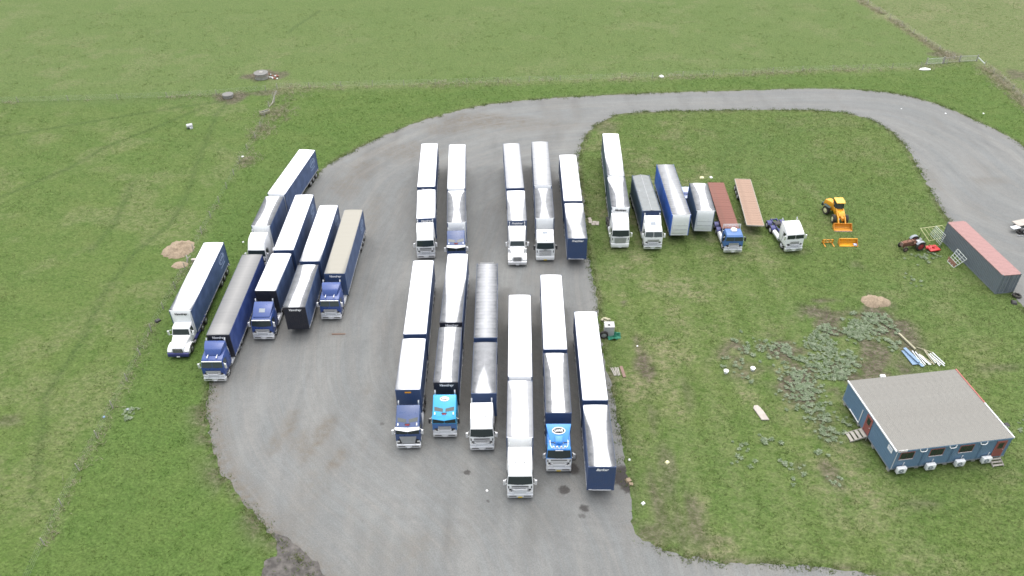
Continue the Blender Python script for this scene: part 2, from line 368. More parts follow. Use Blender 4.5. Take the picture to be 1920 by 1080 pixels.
def resample(pts, step, jit, seed, closed=False):
    pts = [Vector((x, y)) for x, y in pts]
    if closed: pts = pts+[pts[0]]
    # Catmull-Rom through the points
    out = []; n = len(pts)
    for i in range(n-1):
        p0 = pts[max(i-1, 0)]; p1 = pts[i]; p2 = pts[i+1]; p3 = pts[min(i+2, n-1)]
        k = max(1, int((p2-p1).length/step))
        for j in range(k):
            t = j/k; q = .5*((2*p1)+(p2-p0)*t+(2*p0-5*p1+4*p2-p3)*t*t+(3*p1-p0-3*p2+p3)*t**3)
            nn = Vector((noise.noise((q.x*.9, q.y*.9, seed)), noise.noise((q.x*.9, q.y*.9, seed+9))))*jit + Vector((noise.noise((q.x*3.1, q.y*3.1, seed)), noise.noise((q.x*3.1, q.y*3.1, seed+5))))*jit*.5
            out.append(q+nn)
    if not closed: out.append(pts[-1])
    return out
LOOP = resample(OUT, .45, .38, 1)+resample(BOT, 4, 0, 2)+resample(INN, .45, .38, 3)+resample(RGT, 4, 0, 4)
LOOPA = np.array([(p.x, p.y) for p in LOOP])
def dist_poly(X, Y, pts, closed=False, cap=60):
    """distance of grid points to a polyline"""
    A = np.array([(p[0], p[1]) for p in pts], float)
    if closed: A = np.vstack([A, A[:1]])
    best = np.full(X.shape, 1e9)
    for (ax, ay), (bx, by) in zip(A[:-1], A[1:]):
        dx, dy = bx-ax, by-ay; l2 = dx*dx+dy*dy+1e-9
        m = (X > min(ax, bx)-cap) & (X < max(ax, bx)+cap) & (Y > min(ay, by)-cap) & (Y < max(ay, by)+cap)
        x = X[m]; y = Y[m]; t = np.clip(((x-ax)*dx+(y-ay)*dy)/l2, 0, 1)
        d = np.hypot(x-ax-t*dx, y-ay-t*dy); best[m] = np.minimum(best[m], d)
    return best
def inside(X, Y, poly):
    P_ = np.array([(p[0], p[1]) for p in poly], float); c = np.zeros(X.shape, bool)
    for (ax, ay), (bx, by) in zip(P_, np.roll(P_, -1, 0)):
        if ay == by: continue
        cr = ((ay > Y) != (by > Y)) & (X < (bx-ax)*(Y-ay)/(by-ay)+ax); c ^= cr
    return c
def vnoise(X, Y, sc, seed):
    """smooth value noise 0..1"""
    r = np.random.default_rng(seed); T = r.random((256, 256)); x = X/sc+1000.3; y = Y/sc+1000.7
    xi = np.floor(x).astype(int); yi = np.floor(y).astype(int); fx = smooth01(x-xi); fy = smooth01(y-yi)
    g = lambda a, b: T[a % 256, b % 256]
    return (g(xi, yi)*(1-fx)+g(xi+1, yi)*fx)*(1-fy)+(g(xi, yi+1)*(1-fx)+g(xi+1, yi+1)*fx)*fy
def fb(X, Y, sc, seed): return (vnoise(X, Y, sc, seed)*.5+vnoise(X, Y, sc/2.1, seed+1)*.3+vnoise(X, Y, sc/4.3, seed+2)*.2)
LEFT_FENCE = [(-44.37, 143.27), (-43.93, 135.08), (-43.19, 123.24), (-43.60, 115.56), (-43.34, 106.89), (-43.28, 98.37), (-43.27, 92.07), (-42.80, 82.71), (-42.79, 78.22), (-42.89, 73.23), (-42.57, 67.52), (-42.43, 61.36), (-42.27, 55.11), (-42.32, 50.45), (-42.11, 45.97), (-41.58, 39.71), (-41.34, 35.54)]
TOP_FENCE = [(-44.31, 143.02), (-34.31, 143.82), (-20.10, 144.29), (-5.82, 145.02), (8.56, 145.76), (29.35, 147.16), (44.10, 148.17), (57.00, 149.52), (69.78, 150.06), (82.34, 151.16), (89.10, 153.25)]
RIGHT_FENCE = [(83.68, 199.77), (84.64, 191.43), (86.79, 177.40), (88.31, 164.00), (89.87, 154.95)]
RIGHT_FENCE2 = [(94.12, 151.46), (93.84, 142.45), (93.35, 134.70), (92.91, 121.75)]
MID_FENCE = [(-99.93, 137.11), (-94.34, 137.70), (-71.14, 138.91), (-53.73, 140.49), (-44.25, 142.77)]
TRACKS = [[(-52.11, 137.58), (-52.71, 131.86), (-51.96, 126.47), (-51.00, 118.49), (-50.03, 111.22), (-48.89, 104.24), (-48.54, 95.58), (-50.99, 88.53), (-51.48, 79.10), (-50.36, 70.21), (-50.42, 61.45), (-47.23, 53.19), (-45.52, 47.94)],
          [(-53.40, 137.60), (-60.89, 134.95), (-67.61, 132.15), (-77.25, 127.99), (-87.26, 123.84)], [(-56.13, 134.63), (-61.27, 127.69), (-67.39, 119.74), (-70.39, 112.44), (-76.85, 103.43)],
          [(-44.82, 188.84), (-48.16, 177.85), (-49.05, 173.73)], [(-58.51, 107.97), (-56.56, 95.70), (-57.18, 89.00)]]
WEEDS = [(36.99, 77.15), (44.88, 77.04), (46.52, 72.87), (46.22, 69.00), (43.80, 64.53), (39.95, 63.71), (37.25, 62.73), (35.34, 58.88), (35.17, 53.70), (33.10, 52.33), (31.59, 55.89), (30.19, 60.52), (28.21, 63.85), (23.10, 64.77), (25.70, 68.32), (31.73, 70.13), (35.72, 73.01)]
WEED_CORE = [(29.37, 68.28), (33.31, 69.16), (36.68, 72.00), (41.34, 74.46), (45.00, 73.90), (45.43, 70.92), (44.62, 68.09), (41.74, 66.13), (38.49, 64.59), (36.78, 62.74), (34.55, 62.51), (33.17, 64.65), (31.35, 66.62)]
DARKPATCH = [(-21.73, 43.68), (-19.97, 42.88), (-18.23, 41.33), (-16.25, 39.48), (-13.97, 36.72), (-19.53, 35.81), (-21.64, 39.01), (-21.60, 40.73), (-20.79, 41.25), (-21.16, 42.45)]

# ------------------------------------------------------------------ the paddock: one grid, fine near the yard, coarse to the horizon
def axis(a, b, st, far):
    core = np.arange(a, b+st, st); g = []; s = st; x = b
    while x < far: s *= 1.35; x += s; g.append(x)
    l = []; s = st; x = a
    while x > -far: s *= 1.35; x -= s; l.append(x)
    return np.array(l[::-1]+core.tolist()+g)
xs = axis(-150, 150, .6, 12000); ys = axis(18, 230, .6, 12000)
X, Y = np.meshgrid(xs, ys); ny, nx = X.shape
in_yard = inside(X, Y, LOOP); d_yard = dist_poly(X, Y, LOOPA[::3], True, 16)
d_yard = np.minimum(d_yard, 99)
dl = dist_poly(X, Y, LEFT_FENCE, cap=25); dt = dist_poly(X, Y, TOP_FENCE, cap=25); dr = np.minimum(dist_poly(X, Y, RIGHT_FENCE, cap=25), dist_poly(X, Y, RIGHT_FENCE2, cap=25)); dm = dist_poly(X, Y, MID_FENCE, cap=25)
n_big = fb(X, Y, 22, 5); n_mid = fb(X, Y, 6, 15); n_sm = fb(X, Y, 2.2, 25)
def side(Xp, Yp, line):                      # x of the line at this y
    A = np.array(sorted((p[1], p[0]) for p in line)); return Xp - np.interp(Yp, A[:, 0], A[:, 1])
top_y = np.interp(X, *zip(*sorted((p[0], p[1]) for p in MID_FENCE+TOP_FENCE)))
beyond = smooth01((Y-top_y+fb(X, Y, 9, 401)*8-4)/10+.5)               # the far paddock
leftof = smooth01(-side(X, Y, LEFT_FENCE)/1.5)*(1-beyond)
lot_r = inside(X, Y, INN)*1.0
rline = RIGHT_FENCE[::-1]+[]
rf = np.array(sorted((p[1], p[0]) for p in RIGHT_FENCE+RIGHT_FENCE2)); right_field = smooth01((X-np.interp(Y, rf[:, 0], rf[:, 1]))/1.5)*(Y > 125)
verge = (1-leftof)*(1-beyond)*(1-lot_r)*(1-right_field)
dry = np.zeros_like(X); dirt = np.zeros_like(X); trk = np.zeros_like(X); lush = np.zeros_like(X)
g = lambda d, s: np.exp(-(d/s)**2)
# long dead grass along the fences
dry += g(dr, 1.2)*1.3*(.5+n_sm) + g(dt, 1.3)*.55*n_sm*1.6 + g(dl, .9)*.30*(n_mid > .42)*n_sm*1.7
dry += leftof*(.08+.35*smooth01((n_mid-.5)*5)) + beyond*(.10+.34*smooth01((n_mid-.47)*5)*smooth01((n_big-.3)*3))
dry += lot_r*(.14+.62*smooth01((n_mid*.6+n_sm*.4-.5)*5)*(.55+.6*np.exp(-((X-20)/14)**2)))
dry += right_field*.38
lush += verge*(.20+.45*n_mid)*(1-.6*smooth01((Y-95)/30)) + lot_r*.35*smooth01((n_big-.45)*6)
lush += leftof*.10
# mown strips in the yard's grass square, running away from the camera
strip = (np.sin(X*1.55+.6*np.sin(Y*.06))*.5+.5)*lot_r*smooth01((X-10)/2)*(1-smooth01((X-33)/4))*(1-smooth01((Y-92)/8))
dry += strip*.22*(.4+n_sm)
for p in TRACKS: trk += g(dist_poly(X, Y, p, cap=8), .42)*.9
trk += g(dm, .5)*.55 + g(np.abs(dm-1.4), .6)*.25
# arcs of turning trucks in the top corner and the verge
for (cx, cy, r0) in ((58, 104, 24), (58, 104, 25.8), (58, 104, 21.3)): 
    rr = np.hypot(X-cx, Y-cy); trk += g(rr-r0, .28)*.45*(Y > 106)*(X < 60)*lot_r
for k in (2.2, 4.1, 6.2): trk += g(d_yard-k, .3)*.28*(Y > 112)*verge*(X < -2)
lw = side(X, Y, LEFT_FENCE); trk += (g(lw-4.5, .3)+g(lw-6.3, .3))*.22*verge*(Y < 62)
def blob(cx, cy, rx, ry, amt=1, hard=1.0, seed=3):
    d = np.hypot((X-cx)/rx, (Y-cy)/ry)+(fb(X, Y, max(rx, ry)*.7, seed)-.5)*1.2; return smooth01((1-d)*2*hard+.3)*amt
for c in [(-48.77, 149.60, 3.6, 3.6, 1.0), (-45.88, 149.81, 2.0, 2.2, 0.8), (-52.32, 139.01, 3.4, 3.0, 1.0), (-45.93, 141.31, 3.2, 1.2, 0.7), (88.87, 157.59, 3.6, 2.6, 0.85), (98.52, 147.02, 3, 3, 0.8)]: dirt = np.maximum(dirt, blob(*c))
dirt = np.maximum(dirt, g(dist_poly(X, Y, [(-51.72, 140.45), (-45.03, 141.79)], cap=6), .7)*.6)
wd = smooth01((2.5-dist_poly(X, Y, WEEDS, True, 10))/2.5); wd[inside(X, Y, WEEDS)] = 1
dirt = np.maximum(dirt, wd*smooth01((fb(X, Y, 3.2, 77)-.44)*6)*.95)
for c in [(13.26, 47.35, 1.1, 4.5, 0.75), (14.76, 49.21, 0.7, 5, 0.55), (16.52, 45.50, 0.8, 4.0, 0.7), (14.99, 43.78, 0.8, 3, 0.6), (15.24, 51.17, 0.9, 3, 0.6), (12.98, 43.23, 2.5, 1.0, 0.7), (17.35, 42.35, 3, 0.8, 0.45), (14.80, 64.87, 1.2, 2.8, 0.95), (14.38, 68.47, 0.5, 2.2, 0.7), (13.81, 76.71, 0.5, 0.6, 0.8), (45.61, 69.01, 3, 2.6, 0.8), (43.98, 72.90, 3, 2.5, 0.7), (30.65, 49.69, 1, 2.2, 0.75), (27.77, 50.38, 1, 1, 0.5), (38.16, 46.18, 2, 0.6, 0.5), (26.07, 64.74, 3, 1, 0.5), (16.76, 125.19, 2.5, 2.5, 0.5), (18.79, 60.65, 0.5, 3, 0.45), (14.61, 57.58, 0.4, 3.4, 0.45), (45.38, 84.07, 1, 1, 0.4), (31.74, 55.53, 1, 3, 0.45), (-52.34, 57.57, 1.5, 1.0, 0.6), (54.41, 64.40, 3, 0.8, 0.5), (37.68, 87.62, 3, 0.8, 0.35), (32.87, 92.95, 1.2, 5, 0.45), (27.39, 91.68, 1, 3, 0.35), (17.62, 93.18, 0.7, 5, 0.3)]: dirt = np.maximum(dirt, blob(*c, hard=.6))
# worn edge where wheels leave the gravel
dirt = np.maximum(dirt, g(d_yard, .55)*.75*(.45+n_sm)*(~in_yard))
dirt = np.maximum(dirt, g(d_yard, 1.5)*.9*smooth01((n_mid-.34)*6)*(Y < 66)*(X < -12)*(~in_yard))
cols = dict(dry=dry, dirt=dirt, track=trk, lush=lush, far=beyond+right_field*.9, leftp=leftof)
idx = np.arange(nx*ny).reshape(ny, nx)
F = np.stack([idx[:-1, :-1], idx[:-1, 1:], idx[1:, 1:], idx[1:, :-1]], -1).reshape(-1, 4)
me = bpy.data.meshes.new('grass_field'); me.vertices.add(nx*ny)
Zg = (fb(X, Y, 5, 91)-.5)*.10*np.clip((d_yard-1)/4, 0, 1)*np.where(in_yard, 0, 1)*np.maximum(beyond, np.maximum(leftof, right_field*.8))
me.vertices.foreach_set('co', np.stack([X, Y, Zg], -1).reshape(-1).astype(np.float32))
me.loops.add(F.size); me.loops.foreach_set('vertex_index', F.reshape(-1).astype(np.int32)); me.polygons.add(len(F)); me.polygons.foreach_set('loop_start', np.arange(0, F.size, 4, dtype=np.int32))
me.update(calc_edges=True)
for k, v in cols.items(): me.attributes.new(k, 'FLOAT', 'POINT').data.foreach_set('value', np.clip(v, 0, 1).reshape(-1).astype(np.float32))

def ground_mat():
    m, nt, b = newmat('grass_ground'); pos = nt.nodes.new('ShaderNodeNewGeometry').outputs['Position']
    st = N(nt, 'ShaderNodeMapping'); st.inputs['Scale'].default_value = (1, 1.35, 1); st.inputs['Rotation'].default_value = (0, 0, .35); nt.links.new(pos, st.inputs['Vector']); p2 = st.outputs[0]
    n_f = noi(nt, p2, 3.2, 4, .68); n_t = noi(nt, p2, 1.15, 4, .65); n_m = noi(nt, p2, .22, 5, .6); n_l = noi(nt, pos, .045, 4, .6)
    A = {k: attr(nt, k).outputs['Fac'] for k in cols}
    base = mix(nt, (.050, .086, .018), (.086, .130, .034), ramp(nt, n_t, .34, .66))
    base = mix(nt, base, (.115, .140, .044), math2(nt, 'MULTIPLY', ramp(nt, n_m, .40, .70), .40))
    base = mix(nt, base, (.056, .104, .018), math2(nt, 'MULTIPLY', ramp(nt, n_l, .42, .62), .35))
    base = mix(nt, base, (.092, .132, .044), math2(nt, 'MULTIPLY', A['far'], .5))
    base = mix(nt, base, (.064, .116, .030), math2(nt, 'MULTIPLY', A['lush'], math2(nt, 'ADD', .30, math2(nt, 'MULTIPLY', n_t, .7))))
    base = mix(nt, base, (.175, .162, .095), math2(nt, 'MULTIPLY', A['dry'], ramp(nt, n_t, .30, .68)))
    base = mix(nt, base, (.034, .058, .017), math2(nt, 'MULTIPLY', A['track'], .5))
    d = math2(nt, 'MULTIPLY', A['dirt'], ramp(nt, n_f, .22, .56)); soil = mix(nt, (.062, .048, .038), (.155, .13, .105), ramp(nt, n_t, .42, .72))
    base = mix(nt, base, soil, d)
    # clumps: small light and dark
    v = N(nt, 'ShaderNodeMapRange'); v.inputs[1].default_value = .28; v.inputs[2].default_value = .72; v.inputs[3].default_value = .60; v.inputs[4].default_value = 1.42; nt.links.new(n_f, v.inputs[0])
    hv = N(nt, 'ShaderNodeHueSaturation'); nt.links.new(base, hv.inputs['Color']); nt.links.new(v.outputs[0], hv.inputs['Value'])
    nt.links.new(hv.outputs[0], b.inputs['Base Color']); b.inputs['Roughness'].default_value = .95; b.inputs['Specular IOR Level'].default_value = .15
    bp = N(nt, 'ShaderNodeBump', Strength=.7, Distance=.15); nt.links.new(math2(nt, 'ADD', n_f, n_t), bp.inputs['Height']); nt.links.new(bp.outputs[0], b.inputs['Normal'])
    return m
me.materials.append(ground_mat()); gf = link(me, 'grass_field'); struct(gf)

# ------------------------------------------------------------------ gravel yard and loop road, one sheet 2 cm proud
def sheet(name, loop, step, z, fields, matname, extra=[]):
    A = np.array([(p[0], p[1]) for p in loop]); lo = A.min(0); hi = A.max(0)
    gx, gy = np.meshgrid(np.arange(lo[0]+.3, hi[0], step), np.arange(lo[1]+.3, hi[1], step)); gx = gx+rng.uniform(-.12, .12, gx.shape); gy = gy+rng.uniform(-.12, .12, gy.shape)
    ins = inside(gx, gy, loop) & (dist_poly(gx, gy, A, True, 6) > step*.55)
    pts = [(float(a), float(b)) for a, b in zip(gx[ins], gy[ins])]
    for cx, cy, r in extra:
        for i in range(int(90*r*r+30)):
            a = rng.uniform(0, 6.28); q = r*math.sqrt(rng.uniform(0, 1)); pts.append((cx+q*math.cos(a), cy+q*math.sin(a)))
    n = len(loop); allp = [Vector(p) for p in A.tolist()]+[Vector(p) for p in pts]
    vo, eo, fo, *_ = delaunay_2d_cdt(allp, [(i, (i+1) % n) for i in range(n)], [], 1, 1e-4)
    V_ = np.array([(v.x, v.y) for v in vo]); F_ = [tuple(f) for f in fo]
    me = bpy.data.meshes.new(name); me.from_pydata([(x, y, z) for x, y in V_.tolist()], [], F_); me.update()
    if me.polygons and me.polygons[0].normal.z < 0: me.flip_normals()
    for k, v in fields(V_[:, 0], V_[:, 1]).items(): me.attributes.new(k, 'FLOAT', 'POINT').data.foreach_set('value', np.clip(v, 0, 1).astype(np.float32))
    me.materials.append(MATS[matname]); return struct(link(me, name))
STAINS = [(5.81, 50.61, 0.62, 0.8, 0.9), (4.74, 48.12, 0.6, 0.55, 0.85), (6.50, 46.02, 0.5, 0.42, 0.8), (6.28, 45.13, 0.36, 0.3, 0.5), (-4.49, 50.32, 0.36, 0.3, 0.8), (-2.41, 46.89, 0.2, 0.2, 0.6), (-20.51, 124.24, 0.8, 0.5, 0.9), (5.35, 50.61, 0.5, 0.4, 0.6), (5.63, 51.81, 0.35, 0.5, 0.35), (-6.64, 57.06, 0.3, 0.25, 0.6), (-13.57, 56.76, 0.3, 0.2, 0.5), (10.62, 49.58, 1.35, 1.5, 0.98), (10.91, 48.62, 0.8, 1.0, 0.95)]
def gravel_fields(x, y):
    G2 = lambda d, s: np.exp(-(d/s)**2)
    o = [(p[0], p[1]) for p in OUT]; i_ = [(p[0], p[1]) for p in INN]
    do = dist_poly(x, y, o, cap=70); di = dist_poly(x, y, i_, cap=70)
    road = smooth01((y-108)/8)+smooth01((x-55)/6); road = np.clip(road, 0, 1)
    lane = np.where(road > .5, do, x+.04*(y-60)*np.sin(y*.03))
    s1 = vnoise(lane, y*.03, .8, 201); s2 = vnoise(lane, y*.05, 2.3, 202)
    pale = smooth01((s1*.6+s2*.4-.45)*4)*.5*(.5+fb(x, y, 7, 33))
    # curved wheel paths coming off the loop
    for cx, cy, r0, wd in ((-4, 30, 43, 1.2), (-4, 30, 47, .8), (-30, 60, 22, .8), (-30, 60, 18.5, .8), (10, 70, 33, .9)): pale += G2(np.hypot(x-cx, y-cy)-r0, wd)*.16
    pale += G2(do-3.4, .9)*.45*road+G2(di-2.6, .9)*.35*road
    br = smooth01((fb(x*1.6, y*.5, 6, 44)-.56)*6)*.30
    def bl(cx, cy, rx, ry, a, rot=0):
        c, s = math.cos(rot), math.sin(rot); u = ((x-cx)*c+(y-cy)*s)/rx; v = (-(x-cx)*s+(y-cy)*c)/ry
        return smooth01((1-np.hypot(u, v))*1.4+(fb(x, y, 2, 55)-.5)*1.3)*a
    for c in [(-23.21, 56.50, 1.2, 4.5, 0.85, -0.25), (-19.63, 55.00, 1.3, 5, 0.95, -0.3), (-17.60, 52.06, 1.1, 2.6, 0.9, -0.3), (-21.65, 54.31, 1.2, 2.5, 0.6), (-12.44, 61.01, 0.5, 2.5, 0.7), (-15.71, 61.86, 0.5, 1, 0.5), (-19.06, 49.24, 1.2, 1.6, 0.5), (-20.46, 71.08, 1.6, 0.22, 0.8), (-23.52, 111.64, 4, 6, 0.8), (-25.11, 105.77, 3, 5, 0.7), (-5.38, 128.78, 11, 4.5, 0.95), (-9.90, 125.69, 9, 4, 0.8), (-17.30, 116.95, 7, 5, 0.7), (3.93, 126.47, 10, 3.5, 0.6), (-20.00, 98.00, 2, 9, 0.5), (-8.67, 41.78, 2, 2, 0.5), (-5.87, 42.30, 1, 3, 0.45), (64.53, 105.92, 1.2, 8, 0.5), (73.42, 105.78, 4, 2, 0.5), (1.50, 43.63, 1.0, 5, 0.35), (-3.57, 88.86, 3, 0.25, 0.4), (-1.31, 73.49, 0.5, 5, 0.5), (-15.32, 72.67, 0.4, 4, 0.4)]: br = np.maximum(br, bl(*c))
    edge = np.minimum(do, di); ed = G2(edge, .8)*(.35+.9*fb(x, y, 2.5, 61))
    le = G2(do, 1.6)*(y < 66)*(x < 0)*1.5
    dark = np.zeros_like(x)
    for cx, cy, rx, ry, a in STAINS: dark = np.maximum(dark, smooth01((1-np.hypot((x-cx)/rx, (y-cy)/ry))*4+(fb(x, y, .5, 71)-.5)*2.4)*a)
    aisle_shade = G2(x-2.6, 1.0)*(y > 48)*(y < 78)+G2(x+.9, .8)*(y > 56)*(y < 80)+G2(x+4.9, .8)*(y > 56)*(y < 82)+G2(x-6.3, .8)*(y > 50)*(y < 76)+G2(x-2.5, 1)*(y > 86)*(y < 112)+G2(x+9.7, 1)*(y > 88)*(y < 112)+G2(x-6.5, .8)*(y > 86)*(y < 110)
    dark = np.maximum(dark, aisle_shade*.30*(.6+.6*fb(x, y, 3, 81)))  # shade between the parked rigs, painted into the gravel colour
    dark = np.maximum(dark, smooth01((fb(x*1.6, y*.3, 4, 95)-.6)*8)*.12)
    return dict(lane=np.clip(do/80, 0, 1), pale=pale, brown=np.maximum(br, np.maximum(ed*.38, le*.7)), dark=dark)
def gravel_mat():
    m, nt, b = newmat('gravel'); pos = nt.nodes.new('ShaderNodeNewGeometry').outputs['Position']
    n_f = noi(nt, pos, 9, 3, .7); n_m = noi(nt, pos, 1.2, 5, .65); n_l = noi(nt, pos, .12, 4)
    A = {k: attr(nt, k).outputs['Fac'] for k in ('pale', 'brown', 'dark')}
    c = mix(nt, (.142, .148, .144), (.158, .164, .160), ramp(nt, n_l, .35, .65))
    c = mix(nt, c, (.208, .207, .192), math2(nt, 'MULTIPLY', A['pale'], .62))
    c = mix(nt, c, (.118, .104, .084), math2(nt, 'MULTIPLY', A['brown'], ramp(nt, n_m, .28, .62)))
    la = attr(nt, 'lane').outputs['Fac']; sx = N(nt, 'ShaderNodeSeparateXYZ'); nt.links.new(pos, sx.inputs[0]); cx = N(nt, 'ShaderNodeCombineXYZ')
    nt.links.new(math2(nt, 'MULTIPLY', la, 80*1.5), cx.inputs[0]); nt.links.new(math2(nt, 'MULTIPLY', sx.outputs[1], .05), cx.inputs[1]); nt.links.new(math2(nt, 'MULTIPLY', sx.outputs[0], .05), cx.inputs[2])
    sk = noi(nt, cx.outputs[0], 1.0, 4, .7)
    c = mix(nt, c, (.204, .200, .184), math2(nt, 'MULTIPLY', ramp(nt, sk, .50, .68), .38)); c = mix(nt, c, (.105, .098, .092), math2(nt, 'MULTIPLY', ramp(nt, sk, .46, .28), .16))
    for (cx_, cy_, r_, st) in ((12, 80, 37, .30), (12, 80, 34.5, .25), (30, 58, 52, .28), (30, 58, 47.5, .25), (22, 66, 33, .25), (-62, 74, 52, .25), (40, 40, 47, .3), (40, 40, 44, .22), (-10, 10, 36, .25), (55, 104, 28.5, .3), (52, 96, 33, .2)):
        vd = N(nt, 'ShaderNodeVectorMath', operation='DISTANCE'); nt.links.new(pos, vd.inputs[0]); vd.inputs[1].default_value = (cx_, cy_, 0)
        pp = N(nt, 'ShaderNodeMath', operation='PINGPONG'); nt.links.new(math2(nt, 'ADD', math2(nt, 'SUBTRACT', vd.outputs['Value'], r_-.95), 0), pp.inputs[0]); pp.inputs[1].default_value = .95
        near = math2(nt, 'LESS_THAN', math2(nt, 'ABSOLUTE', math2(nt, 'SUBTRACT', vd.outputs['Value'], r_), 0), 1.3)
        ln_ = ramp(nt, math2(nt, 'ABSOLUTE', math2(nt, 'SUBTRACT', math2(nt, 'ABSOLUTE', math2(nt, 'SUBTRACT', vd.outputs['Value'], r_), 0), .95), 0), .10, .34, (1, 1, 1), (0, 0, 0))
        c = mix(nt, c, (.085, .082, .078), math2(nt, 'MULTIPLY', math2(nt, 'MULTIPLY', ln_, near), math2(nt, 'MULTIPLY', ramp(nt, n_l, .36, .58), st*.35)))
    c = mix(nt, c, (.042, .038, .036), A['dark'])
    v = N(nt, 'ShaderNodeMapRange'); v.inputs[1].default_value = .25; v.inputs[2].default_value = .75; v.inputs[3].default_value = .78; v.inputs[4].default_value = 1.22; nt.links.new(n_f, v.inputs[0])
    v2 = N(nt, 'ShaderNodeMapRange'); v2.inputs[1].default_value = .25; v2.inputs[2].default_value = .75; v2.inputs[3].default_value = .93; v2.inputs[4].default_value = 1.07; nt.links.new(n_m, v2.inputs[0])
    hv = N(nt, 'ShaderNodeHueSaturation'); nt.links.new(c, hv.inputs['Color']); nt.links.new(math2(nt, 'MULTIPLY', v.outputs[0], v2.outputs[0]), hv.inputs['Value'])
    nt.links.new(hv.outputs[0], b.inputs['Base Color']); b.inputs['Roughness'].default_value = .88; b.inputs['Specular IOR Level'].default_value = .25
    bp = N(nt, 'ShaderNodeBump', Strength=.5, Distance=.03); nt.links.new(n_f, bp.inputs['Height']); nt.links.new(bp.outputs[0], b.inputs['Normal'])
gravel_mat()
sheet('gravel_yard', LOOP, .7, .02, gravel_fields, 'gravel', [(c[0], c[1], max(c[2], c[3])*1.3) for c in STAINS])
m_, nt_, b_ = newmat('dark_gravel'); ps = nt_.nodes.new('ShaderNodeNewGeometry').outputs['Position']
nt_.links.new(mix(nt_, (.040, .036, .032), (.11, .10, .09), ramp(nt_, noi(nt_, ps, 1.3, 6, .7), .40, .66)), b_.inputs['Base Color']); b_.inputs['Roughness'].default_value = .8
sheet('dark_gravel_patch', resample(DARKPATCH, .4, .3, 11, True), .8, .035, lambda x, y: dict(pale=x*0), 'dark_gravel')

# ------------------------------------------------------------------ grass blades (uncountable): single-triangle blades in tufts
def blades(name, px, py, h, n_bl, mat, wd=.05, spread=.16, z0=0.0, lean=.5, dens=None):
    k = len(px); n = k*n_bl; bx = np.repeat(px, n_bl)+rng.normal(0, spread, n); by = np.repeat(py, n_bl)+rng.normal(0, spread, n)
    hh = np.repeat(h, n_bl)*rng.uniform(.6, 1.2, n); a = rng.uniform(0, 2*math.pi, n); w2 = wd*rng.uniform(.6, 1.4, n)/2; ln = hh*rng.uniform(.1, 1, n)*lean; a2 = rng.uniform(0, 2*math.pi, n)
    V0 = np.stack([bx-w2*np.cos(a), by-w2*np.sin(a), np.full(n, z0)], -1); V1 = np.stack([bx+w2*np.cos(a), by+w2*np.sin(a), np.full(n, z0)], -1); V2 = np.stack([bx+ln*np.cos(a2), by+ln*np.sin(a2), z0+hh], -1)
    co = np.stack([V0, V1, V2], 1).reshape(-1).astype(np.float32); me = bpy.data.meshes.new(name); me.vertices.add(3*n); me.vertices.foreach_set('co', co)
    me.loops.add(3*n); me.loops.foreach_set('vertex_index', np.arange(3*n, dtype=np.int32)); me.polygons.add(n); me.polygons.foreach_set('loop_start', np.arange(0, 3*n, 3, dtype=np.int32)); me.update(calc_edges=True)
    me.materials.append(MATS[mat]); return struct(link(me, name), 'stuff')
def blade_mat(name, c0, c1, c2, sc=.35):
    m, nt, b = newmat(name); pos = nt.nodes.new('ShaderNodeNewGeometry').outputs['Position']
    c = mix(nt, c0, c1, ramp(nt, noi(nt, pos, 1.4, 3, .6), .35, .65)); c = mix(nt, c, c2, ramp(nt, noi(nt, pos, sc, 4, .6), .45, .62))
    nt.links.new(c, b.inputs['Base Color']); b.inputs['Roughness'].default_value = .8; b.inputs['Specular IOR Level'].default_value = .2
    if name.startswith('leaf'): return m
    tr = N(nt, 'ShaderNodeBsdfTranslucent'); nt.links.new(c, tr.inputs['Color']); ms = N(nt, 'ShaderNodeMixShader'); ms.inputs[0].default_value = .5
    nt.links.new(b.outputs[0], ms.inputs[1]); nt.links.new(tr.outputs[0], ms.inputs[2]); nt.links.new(ms.outputs[0], nt.nodes['Material Output'].inputs['Surface'])
    return m
blade_mat('blade_green', (.088, .140, .034), (.125, .178, .050), (.155, .185, .07)); blade_mat('blade_lush', (.080, .148, .030), (.120, .195, .046), (.15, .195, .06)); blade_mat('blade_dry', (.34, .31, .21), (.46, .42, .32), (.20, .22, .11), 1.2)
blade_mat('leaf_glaucous', (.095, .135, .068), (.150, .190, .115), (.195, .23, .155), 2.0)
Fx = lambda f: (lambda px, py: f[np.clip(np.searchsorted(ys, py), 0, ny-1), np.clip(np.searchsorted(xs, px), 0, nx-1)])
def scatter(n, x0, x1, y0, y1, prob):
    px = rng.uniform(x0, x1, n); py = rng.uniform(y0, y1, n)
    d = np.abs(px) < 12+py*.86
    k = d & (rng.uniform(0, 1, n) < prob(px, py)) & ~Fx(in_yard)(px, py)
    return px[k], py[k]
# verges and the left strip: long green grass
px, py = scatter(90000, -70, 100, 28, 156, lambda a, b: Fx(verge)(a, b)*(1-.9*Fx(np.clip(dirt, 0, 1))(a, b))*(.35+.65*Fx(n_mid)(a, b)))
blades('verge_grass', px, py, rng.uniform(.08, .26, len(px)), 3, 'blade_lush', .08, .2, lean=2.2)
px, py = scatter(95000, 8, 80, 30, 136, lambda a, b: Fx(lot_r)(a, b)*(1-.95*Fx(np.clip(dirt, 0, 1))(a, b))*np.clip(.25+.6*Fx(n_sm)(a, b)-.4*Fx(strip)(a, b), 0, 1))
blades('yard_grass', px, py, rng.uniform(.08, .20, len(px)), 3, 'blade_green', .07, .2, lean=2.4)
px, py = scatter(110000, -110, 130, 30, 190, lambda a, b: (np.maximum(Fx(leftof)(a, b), Fx(beyond)(a, b)*.8))*smooth01((Fx(n_sm)(a, b)-.4)*4)*.75)
